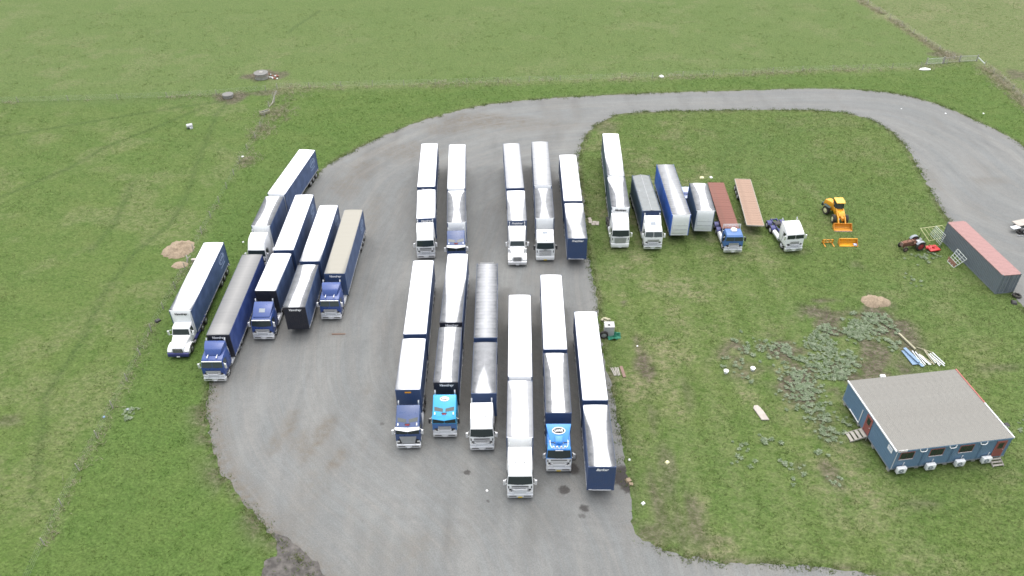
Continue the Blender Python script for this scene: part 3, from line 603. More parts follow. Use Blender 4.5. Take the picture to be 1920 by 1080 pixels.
blades('paddock_grass', px, py, rng.uniform(.08, .22, len(px)), 3, 'blade_green', .09, .22, lean=2.4)
# dead stalks along the fences
def along(line, n, sd_, seed):
    A = np.array(line, float); L = np.hypot(*np.diff(A, axis=0).T); c = np.concatenate([[0], np.cumsum(L)]); s = rng.uniform(0, c[-1], n)
    x = np.interp(s, c, A[:, 0])+rng.normal(0, sd_, n); y = np.interp(s, c, A[:, 1])+rng.normal(0, sd_, n); return x, y
qx, qy = [], []
for line, n, s_ in ((RIGHT_FENCE, 1500, .6), (RIGHT_FENCE2, 1400, 1.0), (TOP_FENCE, 1300, .9), (LEFT_FENCE, 520, .45), (MID_FENCE, 300, .4)):
    a, b = along(line, n, s_, 1); k = Fx(fb(X, Y, 4, 301))(a, b) > (.40 if line in (RIGHT_FENCE, RIGHT_FENCE2) else .5); qx.append(a[k]); qy.append(b[k])
for cx, cy, s_, n in [(-41.84, 132.32, 1.6, 260), (-42.96, 125.27, 1.2, 160), (-42.49, 114.63, 1.0, 120), (-42.00, 141.73, 1.8, 120), (4.68, 120.97, 0.1, 0)]:
    qx.append(cx+rng.normal(0, s_, int(n))); qy.append(cy+rng.normal(0, s_*1.3, int(n)))
ea = np.array([(p.x, p.y) for p in LOOP if p.y > 20 and p.y < 140 and abs(p.x) < 110]); ei = rng.integers(0, len(ea), 7000); ex = ea[ei, 0]+rng.normal(0, .28, 7000); ey = ea[ei, 1]+rng.normal(0, .28, 7000); ek = fb(ex, ey, 3, 411) > .42
blades('edge_grass', ex[ek], ey[ek], rng.uniform(.08, .24, int(ek.sum())), 4, 'blade_green', .08, .16, z0=.02, lean=1.6)
qx = np.concatenate(qx); qy = np.concatenate(qy)
blades('dead_grass', qx, qy, rng.uniform(.2, .5, len(qx)), 5, 'blade_dry', .07, .25, lean=2.0)
# leafy grey-green weeds on the broken ground by the office
def rosettes(name, P_, mat):
    vs = []; fs = []
    for (x, y, s) in P_:
        nl = rnd.randint(8, 13); a0 = rnd.uniform(0, 6.28)
        for i in range(nl):
            a = a0+i*2.4; L = s*rnd.uniform(.6, 1.1); w_ = L*rnd.uniform(.26, .4); up = rnd.uniform(.25, .7)
            ca, sa = math.cos(a), math.sin(a); k = len(vs)
            for q, hw, z in ((.08, .25, .05), (.45, 1, up*.8), (.8, .8, up), (1.05, .1, up*.75)):
                for sg in (-1, 1):
                    vs.append((x+ca*L*q-sa*hw*w_/2*sg, y+sa*L*q+ca*hw*w_/2*sg, .03+z*L*.8+(.04*L if sg > 0 else 0)))
            for j in range(3): fs.append((k+2*j, k+2*j+1, k+2*j+3, k+2*j+2))
    me = bpy.data.meshes.new(name); me.from_pydata(vs, [], fs); me.materials.append(MATS[mat]); return struct(link(me, name), 'stuff')
W_ = np.array([(p[0], p[1]) for p in WEEDS]); lo = W_.min(0)-2; hi = W_.max(0)+2
cand = np.stack([rng.uniform(lo[0], hi[0], 9000), rng.uniform(lo[1], hi[1], 9000)], -1)
kk = inside(cand[:, 0], cand[:, 1], WEED_CORE) & (fb(cand[:, 0], cand[:, 1], 2.8, 303)*.75+fb(cand[:, 0], cand[:, 1], 1.0, 309)*.25 > .455)
kk &= ~((cand[:, 0] > 35) & (cand[:, 1] < 60.2))
plist = [(a, b, rnd.uniform(.18, .36)) for a, b in cand[kk][:2600]]
for c in [(30.27, 63.83, 1.0, 40), (30.88, 60.91, 1.2, 90), (31.68, 58.30, 1.0, 60), (31.91, 55.52, 0.8, 34), (32.02, 62.79, 1.0, 60), (26.93, 68.31, 1.0, 22), (24.48, 65.63, 0.7, 14), (29.25, 67.82, 1.0, 24), (26.48, 50.39, 0.8, 14), (30.36, 52.36, 0.4, 6), (25.04, 53.81, 0.5, 10), (23.08, 53.48, 0.5, 8), (30.44, 49.05, 0.4, 8), (51.70, 55.67, 1.2, 20), (34.84, 56.60, 0.8, 14), (33.01, 54.43, 0.7, 14), (-38.81, 71.50, 0.5, 10), (-40.50, 58.58, 0.5, 14), (55.43, 86.36, 1.0, 26), (25.66, 63.04, 0.5, 6), (22.52, 51.09, 0.5, 6), (51.48, 80.25, 1.0, 10)]:
    for i in range(int(c[3])): plist.append((c[0]+rnd.gauss(0, c[2]), c[1]+rnd.gauss(0, c[2]), rnd.uniform(.15, .36)))
rosettes('leafy_weeds', plist, 'leaf_glaucous')

# ------------------------------------------------------------------ trucks (front faces -Y, origin on the ground under the bumper)
def bullbar(t, top=1.45, kind='bar', y=-.02):
    m = MB()
    m.loft([(y, .32, 1.16), (y-.06, .40, 1.2), (y-.06, .74, 1.2), (y, .82, 1.18), (y+.3, .82, 1.22), (y+.3, .34, 1.22)])
    b = m.build('bumper', 'chrome', t, bevel=.03)
    for sx in (-1, 1): MB().box(*sorted((sx*.34, sx*1.02)), y-.066, y-.05, .55, .66).build('bumper_slot', 'black_plastic', b)
    MB().box(-1.12, 1.12, y+.10, y+.14, .82, .97).build('valance', 'black_plastic', t)
    if kind == 'bumper': return b
    m = MB()
    for i, z in enumerate((.98, 1.16, 1.34, 1.52)):
        if z > top+.05: break
        hw = 1.16 if i < 2 else .66
        m.tube([(-hw, y+.10, z), (-hw+.12, y-.04, z), (hw-.12, y-.04, z), (hw, y+.10, z)], .052)
    for sx in (-1, 1):
        for x in (.64,): m.box(*sorted((sx*(x-.03), sx*(x+.03))), y-.05, y+.06, .75, top)
        m.cyl((sx*1.16, y+.08, .75), (sx*1.16, y+.08, 1.16), .035)
    m.build('bull_bar', 'chrome', t); return b
def mirrors(t, y, z, x=1.24, mat='chrome', arm=.32, h=.62):
    for sx in (-1, 1):
        m = MB(); m.box(*sorted((sx*(x+arm-.12), sx*(x+arm+.10))), y-.05, y+.06, z-h/2, z+h/2)
        mm = m.build('mirror', mat, t, bevel=.025)
        m = MB(); m.tube([(sx*x, y+.15, z+h/2+.02), (sx*(x+arm), y, z+h/2)], .018); m.tube([(sx*x, y+.15, z-h/2), (sx*(x+arm), y, z-h/2)], .018); m.build('mirror_arm', 'chrome', mm)
def undercarriage(t, cabback, chas='chassis_black', rim='aluminium', steer=1.35, drv=(5.1, 6.4), tank='chrome', end=7.1):
    m = MB()
    for sx in (-1, 1): m.box(*sorted((sx*.36, sx*.46)), .5, end, .78, 1.02)
    for y in (cabback+.3, drv[0]-.7, drv[1]+.5): m.box(-.36, .36, y, y+.1, .8, 1.0)
    m.box(-.30, .30, .4, cabback-.1, .45, 1.0)
    m.build('chassis', chas, t)
    m = MB(); yf = (drv[0]+drv[1])/2; m.box(-.45, .45, yf-.5, yf+.45, 1.02, 1.10); m.disc((0, yf), .46, .42, 1.16, h=.06); m.build('fifth_wheel', 'chassis_black', t)
    for sx in (-1, 1):
        wheel(t, sx*1.02, steer, .5, .32, rim)
        for y in drv: wheel(t, sx*.93, y, .5, .58, rim)
        m = MB(); m.cyl((sx*.92, cabback-.1 if cabback < 3 else cabback-.8, .66), (sx*.92, drv[0]-.75, .66), .31, n=14); m.build('fuel_tank', tank, t)
        m = MB()
        for y in drv:
            vs = []; x0, x1 = sorted((sx*.62, sx*1.23))
            for i in range(6):
                a = R(30+120*i/5); vs += [(x0, y+.62*math.cos(a), .5+.60*math.sin(a)), (x1, y+.62*math.cos(a), .5+.60*math.sin(a))]
            m.add(vs, [(2*i, 2*i+1, 2*i+3, 2*i+2) for i in range(5)])
        m.build('mudguard', chas, t)
def oval_sign(t, c, tilt, rx=.52, ry=.27):
    e = link(ring(rx, ry, .085, h=.02).mesh('logo_oval', 'white_print'), 'logo_oval', t, c, (tilt, 0, 0))
    m = MB(); m.disc((0, 0), rx-.08, ry-.08, .008, h=.01); m.build('logo_field', 'black_print', e)
    link(text_mesh('LAWS', .30, 'white_print', bold=.012), 'lettering', e, (0, .0, .02)); return e
def truck(pos, rz, label, style='euro', cab='white_paint', face=None, chas='chassis_black', bar=True, top=1.45, visor=None, glass='dark_glass', windows=False, windowmat='dark_glass',
          fairing=None, hatch=False, roof_lights=0, logo=None, horns=False, stacks=True, mirror='chrome', plate='white_print', H=3.85, rack=False, dome=False, grille='chrome', dark_side=False, group=None, drv=(5.1, 6.4), tank='chrome', rim='aluminium', shape='', emblem=False, papers=False):
    face = face or cab
    t = thing('prime_mover', label, 'truck', (*pos, 0), rz, group)
    y0 = .14; CL = 2.8 if style == 'euro' and H > 3.75 else 2.5
    if style == 'bonnet_day': CL = 3.75
    if style == 'bonnet_sleeper': CL = 4.2
    if style in ('flat', 'argosy', 'euro', 'old'):
        wb, wt = {'flat': (2.10, 2.72), 'argosy': (2.05, 2.80), 'euro': (1.98, 2.86), 'old': (1.95, 2.65)}[style]
        yt = {'flat': .24, 'argosy': .42, 'euro': .40, 'old': .22}[style]
        hwt = {'flat': 1.18, 'argosy': 1.14, 'euro': 1.15, 'old': 1.12}[style]
        # cab shell: lower body then windscreen slope then roof
        roofp = {'flat': [(yt+.10, 2.86, 1.16), (1.6, 3.42, 1.14), (CL-.06, H-.02, 1.16), (CL, H-.08, 1.16)],
                 'argosy': [(yt+.12, 2.95, 1.10), (1.0, 3.06, 1.12), (CL-.05, 3.20, 1.12), (CL, 3.15, 1.12)],
                 'euro': [(yt+.10, 2.98, 1.10), (yt+.55, H-.38, 1.08), (1.5, H-.10, 1.08), (CL-.06, H, 1.10), (CL, H-.06, 1.10)],
                 'old': [(yt+.14, 2.82, 1.04), (.8, 2.92, 1.04), (1.75, 2.92, 1.04), (1.85, 2.86, 1.04)]}[style]
        if style == 'old': CL = 1.9
        prof = [(y0, .95, 1.2), (y0-.01, 1.4, 1.22), (y0, wb, 1.22), (yt, wt, hwt)] + roofp + [(CL, wb, 1.23), (CL, .95, 1.22)]
        c = MB().loft(prof).build('cab', cab, t, bevel=.05)
        if face != cab:
            MB().quad([(-1.19, y0-.02, .97), (1.19, y0-.02, .97), (1.20, y0-.02, wb-.03), (-1.20, y0-.02, wb-.03)], .03).build('front_panel', face, t)
        # windscreen, in its slope
        def wsp(u, v, off=.015):
            return (u*(1.22+(hwt-1.22)*v-.07), y0+(yt-y0)*v-off, wb+(wt-wb)*v)
        if style in ('flat', 'old') or shape == 'split':
            for a, b in ((-1, -.02), (.02, 1)):
                MB().quad([wsp(a, .08), wsp(b, .08), wsp(b, .96), wsp(a, .96)], .03).build('windscreen', glass, t)
        else:
            m = MB(); n = 6
            for i in range(n):
                a, b = -1+2*i/n, -1+2*(i+1)/n; k = lambda u: .015+.05*(1-u*u)
                m.quad([wsp(a, .05+.05*a*a, k(a)), wsp(b, .05+.05*b*b, k(b)), wsp(b, .98, k(b)), wsp(a, .98, k(a))], .08)
            m.build('windscreen', glass, t)
        m = MB()
        for sx in (-1, 1): m.tube([(sx*.15, y0-.06, wb+.03), (sx*.85, y0-.03, wb+.16)], .012, 4)
        m.build('wiper', 'black_plastic', t)
        # side windows and door seams
        for sx in (-1, 1):
            q = [(sx*1.228, .42, wb+.02), (sx*1.228, 1.25, wb+.02), (sx*(hwt+.035), 1.2, wt-.06), (sx*(hwt+.035), .58, wt-.06)]
            if sx < 0: q = q[::-1]
            MB().quad(q, .02).build('side_window', glass, t)
            MB().box(*sorted((sx*1.20, sx*1.235)), 1.36, 1.38, 1.0, wb+.6).build('door_seam', 'black_plastic', t)
            MB().box(*sorted((sx*.95, sx*1.22)), .75, 1.05, .38, .46).box(*sorted((sx*.95, sx*1.24)), .75, 1.05, .66, .72).build('step', 'galvanised', t)
        # visor
        if visor:
            m = MB()
            if style == 'flat':
                for sx in (-1, 1):
                    m.quad([(0, yt-.30, wt-.04), (sx*1.2, yt-.10, wt+.02), (sx*1.2, yt+.12, wt+.20), (0, yt+.04, wt+.17)], .03)
            else: m.box(-1.08, 1.08, yt-.12, yt-.02, wt-.03, wt+.06)
            m.build('visor', visor, t)
        # grille
        gw = .62 if style in ('flat', 'old') else .78
        m = MB(); m.box(-gw, gw, y0-.05, y0-.02, 1.0, 1.72 if style != 'euro' else 1.80); g = m.build('grille', 'black_plastic' if grille != 'mesh' else 'grey_steel', t)
        gm = 'chrome' if grille in ('chrome', 'mesh') else grille
        for z in (1.10, 1.24, 1.38, 1.52, 1.66):
            MB().box(-gw-.02, gw+.02, y0-.09, y0-.045, z-.026, z+.026).build('grille_bar', gm, g)
        if grille == 'mesh':
            m = MB(); m.quad([(-.62, y0-.10, .92), (.62, y0-.10, .92), (.84, y0-.10, 1.86), (-.84, y0-.10, 1.86)], .04); m.build('grille_guard', 'galvanised', g)
        for sx in (-1, 1):
            MB().box(*sorted((sx*.86, sx*1.12)), y0-.05, y0, 1.02, 1.20).build('headlight', 'lamp_lens', t, bevel=.02)
            if style == 'euro': MB().quad([(sx*1.0, y0-.025, 1.45), (sx*1.10, y0-.025, 1.5), (sx*1.12, y0-.025, 1.85), (sx*1.02, y0-.025, 1.8)][::sx], .01).build('air_intake', 'black_plastic', t)
        if bar:
            bullbar(t, top); MB().box(-1.02, 1.02, y0-.035, y0-.012, .96, 1.42).build('radiator_panel', 'black_plastic', t)
        else:
            MB().loft([(0, .34, 1.15), (-.02, .5, 1.2), (-.02, .85, 1.2), (.02, .97, 1.2), (.35, .97, 1.23), (.35, .36, 1.22)]).build('bumper', 'white_paint' if face == 'white_paint' else 'chrome' if style == 'flat' else face, t, bevel=.05)
            for sx in (-1, 1): MB().box(*sorted((sx*.7, sx*1.08)), -.04, 0, .55, .72).build('headlight', 'lamp_lens', t)
        if emblem: link(ring(.13, .13, .03).mesh('emblem', 'black_print'), 'emblem', t, (0, y0-.10, 1.9), (R(90), 0, 0)); MB().cyl((0, y0-.08, 1.9), (0, y0-.1, 2.0), .02).build('emblem_star', 'black_print', t)
        zr = H
    else:
        day = style == 'bonnet_day'
        wb, wt = (1.85, 2.55) if day else (1.95, 2.62)
        yb = 2.05 if day else 2.0; yt = yb+.28; CL = 3.5 if day else 4.3; hb = .62 if day else .60
        # bonnet tapering to the grille
        MB().loft([(.22, .75, hb+.10), (.20, 1.25, hb+.1), (.34, 1.48, hb+.06), (1.2, 1.72, .86), (yb+.06, wb-.02, 1.0), (yb+.1, .85, 1.0)]).build('bonnet', cab, t, bevel=.07)
        for sx in (-1, 1):
            m = MB(); x0, x1 = sorted((sx*.68, sx*1.22)); pr = [(.22, .55), (.20, .98), (.45, 1.18), (.9, 1.32), (1.45, 1.30), (1.95, 1.0), (2.0, .75), (1.9, .75), (1.75, 1.0), (1.4, 1.15), (1.0, 1.12), (.75, .9), (.7, .55)]
            vs = [(x0, y, z) for y, z in pr]+[(x1, y, z) for y, z in pr]; n = len(pr)
            m.add(vs, [tuple(range(n)), tuple(range(2*n-1, n-1, -1))]+[(i, i+n, (i+1) % n+n, (i+1) % n) for i in range(n)]); m.build('front_guard', cab, t, bevel=.03)
            MB().box(*sorted((sx*.74, sx*1.12)), .17, .24, .86, 1.05).build('headlight', 'lamp_lens', t, bevel=.02)
        m = MB(); m.box(-.52, .52, .12, .21, .80, 1.40 if day else 1.46); g = m.build('grille', 'black_plastic', t)
        for x in [-.44+.11*i for i in range(9)]: MB().box(x-.022, x+.022, .09, .13, .82, 1.44 if not day else 1.38).build('grille_bar', 'chrome' if not day else 'galvanised', g)
        MB().loft([(0, .35, 1.1), (-.02, .45, 1.2), (-.02, .78, 1.2), (.02, .84, 1.2), (.35, .84, 1.22), (.35, .36, 1.22)]).build('bumper', 'chassis_blue' if day else 'chrome', t, bevel=.05)
        prof = [(yb, .9, 1.05), (yb, wb, 1.06), (yt, wt, .98), (yt+.10, wt+.14, .96)]
        if day: prof += [(CL-.12, wt+.2, .98), (CL, wt+.1, 1.0), (CL, .9, 1.08)]
        else: prof += [(yt+.9, wt+.75, 1.0), (CL-.1, 3.75, 1.16), (CL, 3.65, 1.18), (CL, .9, 1.2)]
        MB().loft(prof).build('cab', cab, t, bevel=.05)
        def wsp(u, v, off=.015): return (u*(1.06+(.98-1.06)*v-.09), yb+(yt-yb)*v-off, wb+(wt-wb)*v)
        MB().quad([wsp(-1, .06), wsp(1, .06), wsp(1, .96), wsp(-1, .96)], .03).build('windscreen', glass, t)
        for sx in (-1, 1):
            q = [(sx*1.075, yb+.3, wb+.02), (sx*1.075, yb+1.05, wb+.02), (sx*1.01, yb+1.0, wt-.03), (sx*1.01, yb+.42, wt-.03)]
            MB().quad(q[::-1] if sx < 0 else q, .02).build('side_window', glass, t)
            MB().box(*sorted((sx*.9, sx*1.18)), 2.3, 2.9, .45, .62).build('step', 'galvanised', t)
            if not day: MB().cyl((sx*1.1, 1.75, 1.25), (sx*1.1, 1.75, 1.75), .14, n=10).build('air_cleaner', 'chrome', t)
        link(text_mesh('|||', .18, 'white_print'), 'number_plate', t, (.55, -.03, .45), (R(90), 0, 0)) if False else None
    # number plate
    if papers:
        for x in (-.30, -.08) if pos[0] < 0 else (-.75, -.42): MB().quad([(x, .185, 2.12), (x+.15, .185, 2.12), (x+.15, .235, 2.30), (x, .235, 2.30)], .05).build('paper', 'white_print', t)
    MB().box(-.19, .19, -.105, -.085, .40, .52).build('number_plate', plate, t)
    # roof furniture
    if fairing == 'scoop':                     # curved deflector on the roof
        m = MB(); m.loft([(1.00, 3.05, .72), (1.05, 3.16, .80), (1.5, 3.62, .96), (2.1, H, 1.08), (CL+.12, H+.05, 1.12), (CL+.12, 3.1, 1.14), (1.4, 3.02, 1.0)]); m.build('roof_fairing', cab, t, bevel=.06)
    if fairing == 'cap':
        m = MB(); m.loft([(.62, 3.0, .95), (.7, 3.1, 1.02), (1.6, 3.55, 1.08), (CL+.1, H, 1.12), (CL+.1, 3.0, 1.14)]); m.build('roof_fairing', cab, t, bevel=.06)
        MB().quad([(-.34, 1.18, 3.355), (.34, 1.18, 3.355), (.34, 1.62, 3.58), (-.34, 1.62, 3.58)], .03).build('roof_hatch', 'grey_steel', t)
    if fairing == 'trapeze':                   # wide deflector that widens towards the top
        m = MB(); m.quad([(-.84, 1.15, 3.18), (.84, 1.15, 3.18), (1.22, CL+.25, 3.95), (-1.22, CL+.25, 3.95)], .07)
        for sx in (-1, 1): m.quad([(sx*.84, 1.15, 3.18), (sx*1.22, CL+.25, 3.95), (sx*1.15, CL+.25, 3.0), (sx*.9, 1.25, 3.0)][::-sx], .04)
        f = m.build('roof_fairing', cab, t, bevel=.02)
        oval_sign(f, (0, 2.12, 3.18+.77*(.97/1.6)+.03), math.atan2(.77, 1.6), .64, .36)
        m = MB(); m.loft([(.92, 3.10, .34), (1.0, 3.34, .36), (1.55, 3.56, .40), (1.66, 3.48, .36), (1.66, 3.2, .34)]); m.build('roof_air_unit', cab, t, bevel=.08)
        MB().box(-.95, .95, 1.2, 1.34, 3.02, 3.10).build('fairing_slot', 'grey_steel', t)
        m = MB(); m.tube([(-.86, 1.28, 3.30), (-.84, .72, 3.22), (-.72, .50, 3.14), (-.40, .40, 3.12), (.40, .40, 3.12), (.72, .50, 3.14), (.84, .72, 3.22), (.86, 1.28, 3.30)], .024); m.build('light_bar', 'chrome', t)
        for x in (-.55, -.2, .2, .55): MB().cyl((x, .38, 3.24), (x, .50, 3.24), .10, n=10).build('spot_light', 'lamp_lens', t)
        MB().box(-.36, .36, .27, .30, 2.88, 2.97).build('sign_plate', 'white_print', t)
    if windows:                                # skylight windows of the raised sleeper
        s = (3.42-2.86)/(1.6-.34); g_ = lambda x, y: (x, y, 2.86+(y-.34)*s+.012)
        for sx in (-1, 1):
            q = [g_(sx*.12, .78), g_(sx*.98, .90), g_(sx*1.0, 1.30), g_(sx*.12, 1.10)]
            MB().quad(q if sx > 0 else q[::-1], .02).build('skylight', windowmat, t)
        for x in (-.14, 0, .14): MB().box(x-.045, x+.045, .48, .55, 2.98, 3.06).build('marker_lamp', 'red_lens', t)
        for sx in (-1, 1): MB().cyl((sx*.92, .45, 3.02), (sx*.92, .72, 3.08), .07, .05).build('horn', 'chrome', t)
        MB().box(-.25, .25, .60, .68, 2.97, 3.08).build('roof_vent', 'black_plastic', t)
    if logo: oval_sign(t, (0, 2.02, 3.645), math.atan2(.41, .89), .46, .25)
    if hatch: MB().box(-.34, .34, 1.55, 2.0, H-.12, H-.0).build('roof_hatch', 'grey_steel', t, bevel=.04)
    for i in range(roof_lights):
        x = (-.45+.3*i); MB().cyl((x, yt+.20, 3.12), (x, yt+.30, 3.14), .08, n=10).build('roof_light', 'galvanised', t)
    if horns:
        for sx in (-1, 1):
            m = MB(); m.cyl((sx*.5, .62, 3.12), (sx*.5, 1.1, 3.18), .075, .03, n=8); m.build('horn', 'chrome', t)
    if style == 'euro':
        for x, y, z in ((-.42, 1.15, H-.2), (.42, 1.15, H-.2)):
            MB().cyl((x, y, z-.1), (x, y, z+.06), .06, n=8).build('beacon', 'aluminium', t)
    if stacks:
        for sx in (-1, 1):
            m = MB(); m.cyl((sx*1.0, CL+.22, .9), (sx*1.0, CL+.22, H+.05 if style != 'bonnet_day' else 3.3), .065, n=10); m.cyl((sx*1.0, CL+.22, H+.05), (sx*1.0, CL+.34, H+.24), .07, n=10) if style != 'bonnet_day' else None
            m.cyl((sx*1.0, CL+.22, 1.4), (sx*1.0, CL+.22, 2.6), .11, n=10); m.build('exhaust_stack', 'chrome', t)
    if dome:
        m = MB(); m.cyl((.05, 1.35, 2.9), (.05, 1.35, 3.12), .42, .40, n=20); m.cyl((.05, 1.35, 3.12), (.05, 1.35, 3.2), .40, .26, n=20); m.build('roof_air_unit', 'white_paint', t)
    if rack:
        m = MB()
        for sx in (-1, 1): m.cyl((sx*1.15, 2.25, 1.1), (sx*1.15, 2.25, 3.3), .04)
        for z in (3.3, 3.05, 2.3): m.cyl((-1.15, 2.25, z), (1.15, 2.25, z), .04)
        for x in (-.75, -.35, .05, .45, .85): m.cyl((x, 2.25, 2.3), (x, 2.25, 3.3), .02)
        m.build('load_rack', 'white_trim', t)
    mirrors(t, {'flat': .22, 'argosy': .25, 'euro': .2, 'old': .3}.get(style, 2.15), wb+.25, 1.24 if not style.startswith('bonnet') else 1.08, mirror, .22 if not style.startswith('bonnet') else .36)
    undercarriage(t, CL, chas, rim, steer=1.35, drv=drv, tank=tank)
    return t

# ------------------------------------------------------------------ the parked rigs
def rot_of(front, back): return math.atan2(-(back[0]-front[0]), back[1]-front[1])
WW = ((0, 1.2, 1.2), (1, 1.2, 1.2))
CUR = 'box trailers parked in the truck yard'; TRK = 'prime movers parked in the truck yard'
def TR(*a, **k): k.setdefault('group', CUR); return trailer(*a, **k)
def TK(*a, **k): k.setdefault('group', TRK); return truck(*a, **k)
# near row, left to right
TR((-10.6, 57.4), (-10.68, 65.3), 'front trailer behind the blue truck with chrome grille, white roof smudged at left, yellow badge', keys=((0, .55, 1.2), (.5, .82, 1.2), (1, .9, 1.2)), soft=.35, strength=.7, badge=None, plaque=True, seed=1)  # 'smudged': roof colour mixed towards dark grey outside keys
TR((-10.68, 66.0), (-10.9, 80.0), 'long white-roofed rear trailer leftmost in the near row, coupled behind the smudged one', badge=None, seed=2)  # 'smudged one': the front trailer with the partly greyed roof
TR((-6.82, 58.42), (-6.83, 67.2), 'front trailer behind the cyan truck, grey roof with narrow clean white strip', head='headboard_black', keys=((0, .5, .5), (.08, .36, .40), (.5, .40, .36), (1, .48, .46)), soft=.05, base=.0, seed=3)  # 'clean' strip: roof left ungreyed inside keys
TR((-6.83, 67.95), (-6.72, 81.4), 'rear trailer behind the cyan truck, white roof turning grey at its front corners', head='headboard_black', keys=((0, .42, .42), (.3, .55, .62), (.65, .95, 1.0), (1, 1.2, 1.2)), soft=.16, strength=.95, seed=4)
TR((-2.91, 56.8), (-2.93, 64.6), 'front trailer of the third near rig, grey roof with white wedge tapering rearward', keys=((0, .56, .46), (.18, .40, .20), (.32, .26, .1), (.45, .0, -.1), (.55, -.2, -.2), (1, -.3, -.3)), soft=.30, strength=.90, base=.0, ribs=False, badge=None, seed=5)
TR((-2.93, 65.3), (-3.02, 79.2), 'long grey ribbed-roof rear trailer in the near row between two white-roofed ones', keys=((0, .05, .05), (1, .1, .1)), soft=.9, strength=.32, base=.60, ribs=True, badge=None, roofm='roof_white', seed=6)
TR((.63, 50.95), (.74, 58.6), 'white-nosed front trailer behind the tall white truck furthest forward, scuffed silver roof edges', white_nose=True, keys=((0, .58, .6), (.4, .6, .62), (.8, .62, .5), (1, .9, .55)), soft=.07, strength=.7, badge=None, seed=7)  # 'scuffed' edges: roof colour mixed towards dark grey outside keys
TR((.76, 59.2), (.89, 72.9), 'rear white trailer of the middle near rig, dark smear along its right roof edge', keys=((0, 1.2, .86), (.25, 1.2, .9), (.35, 1.2, 1.15), (1, 1.2, 1.2)), soft=.12, strength=.55, badge=None, white_nose=True, seed=8)  # 'smear': roof colour mixed towards dark grey outside keys
TR((4.44, 54.03), (4.55, 62.75), 'front trailer behind the blue and white truck, grey roof with white hourglass', keys=((0, .52, .52), (.15, .47, .47), (.5, .42, .48), (.8, .6, .55), (1, .82, .66)), soft=.035, badge=None, seed=9)
TR((4.57, 63.3), (4.69, 76.8), 'rear white trailer behind the blue and white truck with cut front roof corners', badge=None, seed=10)
TR((8.05, 47.3), (8.16, 55.1), 'uncoupled front trailer nearest the camera, navy front with small white badge, hourglass roof', keys=((0, .52, .62), (.3, .42, .45), (.6, .58, .55), (.85, .9, .7), (1, 1.2, .85)), soft=.14, badge='Barker', lead=True, seed=11)
TR((8.17, 55.7), (8.28, 69.7), 'rightmost long white-roofed trailer of the near row beside the grass edge', badge=None, seed=12)
TK((-10.38, 53.25), 0.01, 'navy blue flat-nosed truck with white peaked visor and wide chrome grille, leftmost in near row', style='flat', cab='purple_blue_paint', visor='white_paint', bar=True, top=.9, windows=True, windowmat='grey_glass', grille='mesh')
TK((-6.87, 54.67), 0, 'cyan blue flat-nosed truck with oval badge and two skylights, chrome bull bar', style='flat', cab='cyan_paint', face='worn_blue_paint', visor='cyan_paint', windows=True, windowmat='grey_glass', logo=True, mirror='black_plastic')
TK((-3.08, 52.92), .01, 'white high-roofed truck with bull bar, third from left in the near row', style='euro', H=4.12, papers=True)
TK((.6, 47.06), 0, 'tall all-white truck parked furthest forward of every rig', style='euro', H=4.18, papers=True, plate='yellow_plate', top=1.5)
TK((4.35, 50.15), -.01, 'bright blue and white truck with large oval roof badge and loop light bar', style='euro', cab='bright_blue_paint', face='white_paint', fairing='trapeze', H=3.25, plate='yellow_plate', mirror='galvanised', grille='white_paint')
# far row, left to right
TR((-11.4, 89.7), (-11.95, 97.3), 'front white-roofed trailer leftmost in the far row, white lettered badge on navy front', keys=((0, 1.2, .8), (.3, 1.2, 1.1), (1, 1.2, 1.2)), soft=.12, strength=.6, seed=21)
TR((-12.05, 98.1), (-12.6, 111.5), 'rear long white-roofed trailer leftmost in the far row', seed=22)
TR((-7.25, 88.7), (-7.72, 96.9), 'white-nosed front trailer of second far rig, grey roof with pinched white strip', white_nose=True, keys=((0, .5, .5), (.12, .36, .38), (.4, .25, .28), (.75, .38, .42), (.92, .6, .7), (1, .95, .95)), soft=.06, badge=None, seed=23)
TR((-7.78, 97.6), (-8.29, 111.1), 'rear white faintly ribbed trailer of the second far rig', white_nose=True, keys=((0, .8, .86), (.15, .95, .95), (.3, 1.2, 1.2), (1, 1.2, 1.2)), soft=.2, strength=.4, ribs=True, badge=None, seed=24)
TR((.75, 88.92), (.64, 96.85), 'front trailer behind the white bonneted truck, grey roof sides and small badge', badge='Freighter', keys=((0, .48, .5), (.25, .52, .55), (.5, .62, .68), (.75, .95, .9), (1, 1.2, 1.2)), soft=.2, strength=.75, seed=25)
TR((.58, 97.5), (.05, 111.3), 'rear pale silver roofed trailer behind the white bonneted truck', badge=None, keys=((0, .3, .3), (1, .7, .7)), soft=1.0, strength=.25, base=.48, seed=26)
TR((4.44, 89.55), (4.49, 97.4), 'darkest grey roofed front trailer with small white wedge behind the black-mirrored white truck', white_nose=True, badge=None, keys=((0, .47, .43), (.15, .36, .3), (.5, .15, .1), (.8, .28, .25), (1, .5, .45)), soft=.16, strength=.92, seed=27)
TR((4.5, 98.2), (4.5, 111.8), 'rear silver ribbed-roof trailer in the far row fourth from left', white_nose=True, badge=None, keys=((0, .5, .2), (.3, .7, .5), (1, .8, .8)), soft=.7, strength=.25, base=.55, ribs=True, seed=28)
TR((8.46, 84.6), (8.54, 93.3), 'uncoupled navy front trailer of the far row with smudged roof and white badge', keys=((0, .42, .6), (.2, .40, .42), (.4, .6, .3), (.6, .85, .55), (.85, 1.2, .95), (1, 1.2, 1.2)), soft=.3, strength=.85, badge='Freighter', lead=True, seed=29)  # 'smudged': roof colour mixed towards dark grey outside keys
TR((8.48, 93.9), (8.57, 107.4), 'long white-roofed trailer rightmost of the far row on the gravel', badge=None, seed=30)
TK((-11.33, 86.19), .05, 'white truck with ribbed chrome bull bar, leftmost in the far row', style='euro', H=4.12)
